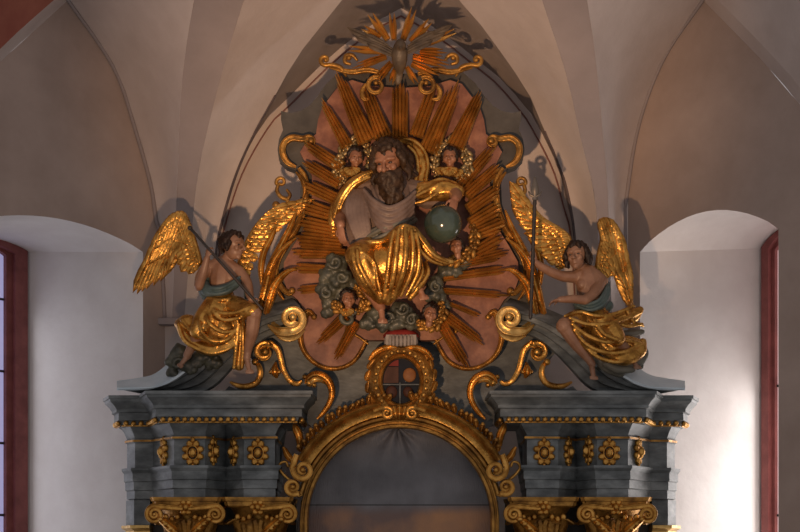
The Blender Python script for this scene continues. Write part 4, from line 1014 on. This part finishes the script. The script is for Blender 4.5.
# ---------------------------------------------------------------- angels
def wing(parent, roots, tips, n, mat, width=.05, rows=((1.0,0,1.0),(.62,-.03,1.0),(.38,-.055,1.0)), bend=.05, lead=None, nrm=Vector((0,-1,0)), scales=1.6):
    """layered feathers from the bone line 'roots' to the trailing line 'tips' (px,py,depth)"""
    bm = bmesh.new(); A, B = resample(roots, 40), resample(tips, 40)
    for ri, (fr, dy, ws) in enumerate(rows):
        m = n + 2*ri
        for k in range(m + 1):
            t = k/m; i = min(40, round(t*40)); p, q = Vector(W(*A[i])), Vector(W(*B[i])); L = (q - p).length
            w = min(width*ws, max(.02, L*fr*.30)); feather(bm, p + Vector((0, dy, 0)), p.lerp(q, fr) + Vector((0, dy*.6, 0)), w, nrm, bend)
    for k in range(int(n*scales)):          # downy scales near the bone
        t = (k + .5)/int(n*scales)*(1 if scales > 1 else .75); i = min(40, round(t*40)); p, q = Vector(W(*A[i])), Vector(W(*B[i])); d = (q - p).normalized()
        for j in range(2):
            z = min(1, (q - p).length/.45); c = p + d*(.035 + .065*j)*z + Vector((0, -.075 + .01*j, 0)); feather(bm, c - d*.035*z, c + d*.055*z, .030*z, nrm)
    q = resample([tuple(p) for p in roots], 24); sweep(bm, [(W(p[0], p[1], p[2] - .02), (.040 - .016*i/24)) for i, p in enumerate(q)])
    return part('wing', bm, mat, parent, 50)

# ---- left angel
t = thing('angel_statue', 'carved winged angel seated on the left pediment wing, turned right and gripping a dark staff', 'statue', W(215, 372, .1))
s = S(); h = .265; P, R = head(s, W(233,246.5,-.12), Vector((.88,-.46,-.06)), Vector((.05,0,1)), h)
s.c((229,254,-.08,5),(226,262,-.06,6)).c((224,268,-.06,13),(222,280,-.07,13),(221,290,-.06,11.5),(222,302,-.04,13),flat=.75).c((210,267,-.06,6.5),(224,264,-.06,8),(237,271,-.06,6.5))
s.e(217,275,-.11,6,4,6).e(229,277,-.11,6,4,6)
s.c((208,267,-.06,6.6),(201,277,-.12,5.8),(199,286,-.20,5)).c((199,286,-.20,5),(203,273,-.26,4.4),(207,258,-.30,3.2))
hand(s, W(207,257,-.30), (.18,.12,1), (.55,.75,0), .155, .75, thumb=-1)
s.c((238,271,-.06,6.6),(246,281,-.12,5.6),(249,291,-.2,4.8)).c((249,291,-.2,4.6),(250,296,-.28,4),(251,299,-.34,3.2))
hand(s, W(251,299,-.34), (.45,-.2,-.55), (.2,.8,.1), .15, .8, thumb=1)
s.c((228,304,-.04,11),(242,309,-.22,10),(254,313,-.40,8)).c((254,313,-.40,7.4),(252,332,-.34,6.6),(248,350,-.26,4.2),(247,358,-.25,3.8))
s.c((216,304,-.04,11),(207,318,-.18,10),(199,331,-.26,7.6)).c((199,331,-.26,7),(194,343,-.2,5.6),(187,355,-.16,4))
foot(s, W(247,360,-.25), (.25,-.55,-.75), (0,-.7,.7), .19); foot(s, W(187,356,-.16), (-.62,-.5,-.6), (0,-.6,.8), .18)
ab = part('body', s.mesh(.0075, 2, 'body'), 'flesh', t); eyes(P, R, h, ab)
hb = bmesh.new(); curls(hb, P, R, h, 60, 11, lambda x, y, z: not (y > .42 and z < .6), r0=.095); part('hair', voxel(hb, .009, 1, 'hair'), 'hair', ab)
s = S()
s.c((205,285,-.12,5),(207,291,-.17,6),(220,291,-.22,6),(234,285,-.17,5),(240,279,-.08,4)).c((206,278,-.02,5),(203,286,.0,6),(208,296,.02,6),(222,297,-.02,6))
s.folds([(204,283,-.18,1.5),(212,288,-.27,1.8),(224,287,-.29,1.8),(240,277,-.16,1.4)], [(205,289,-.2,1.5),(214,294,-.28,1.8),(228,291,-.28,1.8),(240,282,-.14,1.4)], [(242,277,-.1,4),(247,287,-.06,4),(247,297,-.02,3)])
part('sash', s.mesh(.009, 3, 'sash'), 'teal', t)
s = S()
s.c((221,296,-.06,14),(220,306,-.10,17),(216,320,-.14,20),(212,332,-.12,18)).c((226,304,-.10,12),(240,309,-.26,11),(252,311,-.40,8.5))
s.c((214,306,-.10,12),(205,320,-.24,12),(198,331,-.28,9)).e(222,330,-.14,18,16,18).c((236,316,-.2,8),(240,334,-.18,8),(241,352,-.16,7),(239,366,-.14,5))
s.c((200,326,-.2,7),(188,322,-.14,8),(180,324,-.1,6)).c((180,324,-.12,5),(186,336,-.16,6),(198,346,-.22,6),(212,350,-.26,6),(226,346,-.26,6),(236,336,-.24,5))
s.folds([(208,298,-.2,2),(222,300,-.28,2.2),(238,298,-.22,2),(248,303,-.3,1.8)], [(206,303,-.2,2),(218,312,-.34,2.4),(234,313,-.40,2.2),(250,307,-.46,1.8)], [(206,308,-.22,2),(208,322,-.40,2.4),(222,332,-.36,2.4),(236,330,-.3,2)],
        [(202,314,-.24,2),(200,328,-.42,2.2),(210,340,-.36,2.4),(226,340,-.34,2.2),(236,330,-.3,1.8)], [(182,320,-.2,2),(190,330,-.26,2.2),(202,338,-.34,2.2),(216,344,-.34,2)], [(178,324,-.18,2),(184,340,-.24,2.2),(198,349,-.28,2.2),(212,353,-.30,2.2),(228,349,-.3,2),(238,340,-.26,1.8)],
        [(236,312,-.36,2),(238,328,-.30,2.4),(236,348,-.26,2.4),(234,368,-.2,2)], [(242,312,-.42,2),(243,330,-.30,2.2),(243,350,-.26,2.2),(242,368,-.2,1.8)], [(210,300,-.2,1.8),(213,312,-.32,2),(224,320,-.36,2.2),(240,318,-.4,2)], [(186,318,-.16,2),(196,322,-.26,2.4),(206,330,-.34,2.4)])
part('gilded_skirt', s.mesh(.009, 3, 'gilded_skirt'), 'gold', t)
wing(t, [(199,262,.10),(196,250,.13),(193,240,.15),(189,227,.16),(183,214,.16),(175,215,.14),(168,222,.12),(163,230,.12)], [(193,271,.04),(188,275,.04),(180,271,.04),(176,258,.05),(166,280,.12),(152,290,.14),(136,297,.16),(143,283,.16)], 16, 'gold', .050)
wing(t, [(238,276,.06),(241,262,.08),(245,249,.11),(251,236,.14),(258,225,.17),(266,216,.19),(273,211,.2)], [(246,288,.02),(250,276,.04),(257,262,.06),(268,243,.10),(284,228,.14),(302,214,.18),(316,202,.2)], 11, 'gold', .045, bend=-.05, scales=.8)
tag(clouds('grey-green carved cloud under the left angel foot', [(180,352,.0,9),(174,362,.0,8),(188,366,.0,9),(200,358,.0,9),(208,350,.0,8),(213,362,.02,8),(172,372,.02,6)], [(178,364,6,2,0,360,-.08,2,1.5,14)], 'cloud', 8), 'dark grey-green carved cloud under the trailing foot of the left angel', 'carved cloud')
bm = bmesh.new(); sweep(bm, [(W(191,229,-.27), .014), (W(262,309,-.42), .014)]); ell(bm, W(190,228,-.27), (.024,.024,.024))
tag(part('staff', bm, 'iron'), 'black staff held diagonally by the left angel', 'staff')

# ---- right angel
t = thing('angel_statue', 'carved winged angel seated on the right pediment wing, stretching one arm to a tall spear', 'statue', W(600, 375, .1))
s = S(); h = .265; P, R = head(s, W(577,256.5,-.14), Vector((-.38,-.92,-.02)), Vector((-.08,0,1)), h)
s.c((580,264,-.08,5),(584,271,-.04,6)).c((587,277,-.05,13.5),(591,290,-.06,13),(593,303,-.04,12),(592,316,-.02,13),flat=.75).c((574,277,-.06,6.5),(588,273,-.05,8),(602,281,-.04,6.5))
s.e(583,284,-.11,6,4,6)
s.c((575,277,-.06,6.4),(562,276,-.12,5.4),(551,272,-.18,4.8)).c((551,272,-.18,4.7),(542,267,-.22,4.2),(535,262,-.26,3.2))
hand(s, W(535,261.5,-.26), (-.25,-.25,.75), (.1,.9,0), .15, .8, thumb=1)
s.c((601,282,-.06,6.4),(594,293,-.20,5.8),(585,300,-.30,5)).c((585,300,-.30,4.9),(573,299,-.34,4.3),(560,299.5,-.36,3.2))
hand(s, W(560,299.5,-.36), (-.9,-.1,-.25), (0,-.25,-.9), .15, .45, thumb=-1)
s.c((586,318,-.04,11.5),(574,322,-.22,10),(564,326,-.38,8.4)).c((564,326,-.38,7.6),(576,343,-.32,6.8),(588,358,-.26,4.6),(592,364,-.25,4))
s.c((600,318,-.04,11.5),(610,328,-.20,10),(616,337,-.28,8)).c((616,337,-.28,7.2),(624,348,-.2,6),(632,356,-.14,4.4))
foot(s, W(592,366,-.25), (.12,-.6,-.75), (0,-.6,.8), .19); foot(s, W(632,357,-.14), (.5,-.5,-.7), (0,-.6,.8), .18)
ab = part('body', s.mesh(.0075, 2, 'body'), 'flesh', t); eyes(P, R, h, ab)
hb = bmesh.new(); curls(hb, P, R, h, 60, 12, lambda x, y, z: not (y > .42 and z < .6), r0=.10)
for q in (-1, 1):
    for k in range(3): z = catmull([tuple(v) + (r,) for v, r in ((P(q*.36,-.1*k,.2), h*.1),(P(q*.46,-.1*k,-.05), h*.1),(P(q*.42,-.12*k,-.3), h*.07))], 4); sweep(hb, [(Vector(k2[:3]), k2[3]) for k2 in z])
part('hair', voxel(hb, .009, 1, 'hair'), 'hair', ab)
s = S()
s.c((578,304,-.16,5),(588,308,-.20,6),(600,304,-.18,6),(606,294,-.08,5),(606,284,.0,4)).c((580,310,-.08,6),(594,314,-.1,6),(608,306,-.04,6))
s.folds([(577,301,-.22,1.6),(588,304,-.27,1.8),(600,299,-.24,1.8),(607,286,-.08,1.4)], [(577,306,-.22,1.6),(590,310,-.28,1.8),(604,304,-.24,1.8),(610,290,-.06,1.4)])
part('sash', s.mesh(.009, 3, 'sash'), 'teal', t)
s = S()
s.c((592,312,-.06,15),(594,322,-.10,17),(602,334,-.14,17),(612,344,-.14,14)).c((586,318,-.08,12),(574,321,-.22,10.5),(568,322,-.3,8))
s.c((600,320,-.10,12),(611,330,-.24,11),(617,338,-.3,9)).c((606,326,-.1,8),(620,320,-.06,9),(632,316,-.04,8),(640,310,-.02,4)).c((612,346,-.16,9),(626,344,-.12,9),(640,346,-.08,7)).c((600,340,-.18,9),(612,352,-.2,9),(626,358,-.2,8),(640,352,-.14,6),(643,342,-.1,4))
s.folds([(565,316,-.4,1.8),(580,312,-.3,2.2),(596,316,-.3,2.2),(614,314,-.2,2.2),(634,306,-.12,1.8)], [(570,318,-.44,2),(586,324,-.4,2.2),(606,324,-.36,2.4),(626,318,-.2,2.2),(642,312,-.1,1.6)], [(572,324,-.44,2),(588,336,-.4,2.4),(606,342,-.38,2.4),(624,340,-.28,2.4),(642,344,-.16,2)],
        [(574,330,-.42,2),(586,344,-.38,2.2),(604,352,-.34,2.4),(624,352,-.28,2.4),(640,344,-.18,2)], [(594,320,-.36,2),(604,334,-.42,2.4),(618,340,-.38,2.2)], [(610,318,-.24,2),(626,326,-.2,2),(642,324,-.1,1.8)], [(632,300,-.04,1.6),(628,312,-.14,2),(634,322,-.14,2),(643,326,-.08,1.6)], [(580,342,-.36,2),(596,356,-.34,2.2),(616,362,-.28,2.2),(636,358,-.2,2)])
part('gilded_skirt', s.mesh(.009, 3, 'gilded_skirt'), 'gold', t)
s = S(); s.c((626,360,-.1,4),(638,362,-.08,5),(644,354,-.06,5),(641,346,-.04,4)).c((606,364,-.1,4),(618,369,-.1,5),(632,369,-.08,4)).c((596,356,-.06,5),(606,366,-.04,6),(620,372,-.02,6)).folds([(612,334,-.12,3),(628,334,-.08,4),(642,332,-.04,3)])
part('lining', s.mesh(.009, 3, 'lining'), 'sash_grey', t)
wing(t, [(566,264,.06),(569,250,.10),(568,238,.12),(560,231,.12),(548,227,.14),(536,221,.16)], [(556,268,.0),(546,262,.02),(532,248,.06),(520,230,.10),(510,208,.14),(507,183,.18)], 11, 'gold', .055, bend=.06)
wing(t, [(598,270,.08),(600,254,.12),(603,238,.16),(600,222,.16),(610,221,.18),(618,234,.18)], [(604,284,.04),(612,276,.06),(622,278,.10),(630,292,.14),(638,314,.16),(634,286,.16)], 11, 'gold', .052, bend=.05)
clouds('dark carved cloud under the right angel drapery at the outer end', [(612,362,.04,8),(624,364,.04,8),(636,362,.04,8),(602,366,.06,7)], [(618,366,6,2,0,360,-.06,2,1.5,14)], 'cloud', 9)
bm = bmesh.new()
q = [(W(530.5,318,-.32), .016)] + [(W(530.5 + 4.3*k/40, 318 - 118*k/40, -.32), .016 + .005*(k % 2)) for k in range(1, 41)]; sweep(bm, q)
sp = tag(part('spear', bm, 'iron'), 'tall dark twisted spear with a grey iron head beside the right angel', 'spear')
bm = bmesh.new(); top = W(535,198,-.32)
sweep(bm, [(top + Vector((0,0,-.02)), .03), (top + Vector((0,0,.03)), .022), (top + Vector((0,0,.06)), .045), (top + Vector((0,0,.12)), .035), (top + Vector((0,0,.21)), .006)], [(-1,0),(-.3,.5),(0,.55),(.3,.5),(1,0),(.3,-.5),(0,-.55),(-.3,-.5)])
for k in (-1, 1): sweep(bm, [(top + Vector((0,0,.01)), .01), (top + Vector((k*.045,0,.03)), .012), (top + Vector((k*.06,0,.06)), .008)])
part('spearhead', bm, 'iron_grey', sp)
# ================================================================== LIGHT AND CAMERA
def area(name, loc, target, size, energy, color, spread=None):
    l = bpy.data.lights.new(name, 'AREA'); l.shape = 'RECTANGLE'; l.size, l.size_y = size; l.energy = energy; l.color = color
    if spread: l.spread = math.radians(spread)
    o = bpy.data.objects.new(name, l); COL.objects.link(o); o.location = loc
    o.rotation_euler = (Vector(target) - Vector(loc)).to_track_quat('-Z', 'Y').to_euler(); return o
def window_light(W_, lo, hi, energy, color, d=1.38):
    S, sp, sn = W_[:3]; mid = (sp + sn)/2
    return area('daylight', S(mid, (lo + hi)/2, d), S(mid, (lo + hi)/2, 0), (sn - sp - .1, hi - lo), energy, color)
window_light(SL, 2.8, 7.2, 17, (.95, .95, 1.0))
window_light(SR, 2.6, 6.4, 62, (1.0, .95, .92))

def spot(loc, target, energy, color, angle, blend, size):
    l = bpy.data.lights.new('floodlight', 'SPOT'); l.energy = energy; l.color = color; l.spot_size = math.radians(angle); l.spot_blend = blend; l.shadow_soft_size = size
    o = bpy.data.objects.new('floodlight', l); COL.objects.link(o); o.location = loc
    o.rotation_euler = (Vector(target) - Vector(loc)).to_track_quat('-Z', 'Y').to_euler()
spot((-1.0, -9.3, 4.45), (.05, .3, 8.9), 2650, (1.0, .60, .33), 39, 1.0, .09)

wd = bpy.data.worlds.new('dim_nave'); SC.world = wd; wd.use_nodes = True
bg = wd.node_tree.nodes['Background']; bg.inputs[0].default_value = (.85, .79, .79, 1); bg.inputs[1].default_value = .40

cam = bpy.data.cameras.new('camera'); co = bpy.data.objects.new('camera', cam); COL.objects.link(co)
cam.sensor_width = 36; cam.sensor_fit = 'HORIZONTAL'; cam.lens = 72; co.location = (0, -D, ZC); co.rotation_euler = (math.pi/2, 0, 0)
cam.shift_y = (HR - 266)/800; cam.clip_end = 100
SC.camera = co
SC.view_settings.view_transform = 'Standard'; SC.view_settings.look = 'None'; SC.view_settings.gamma = 1
SC.view_settings.exposure = 0.12; SC.view_settings.use_curve_mapping = False
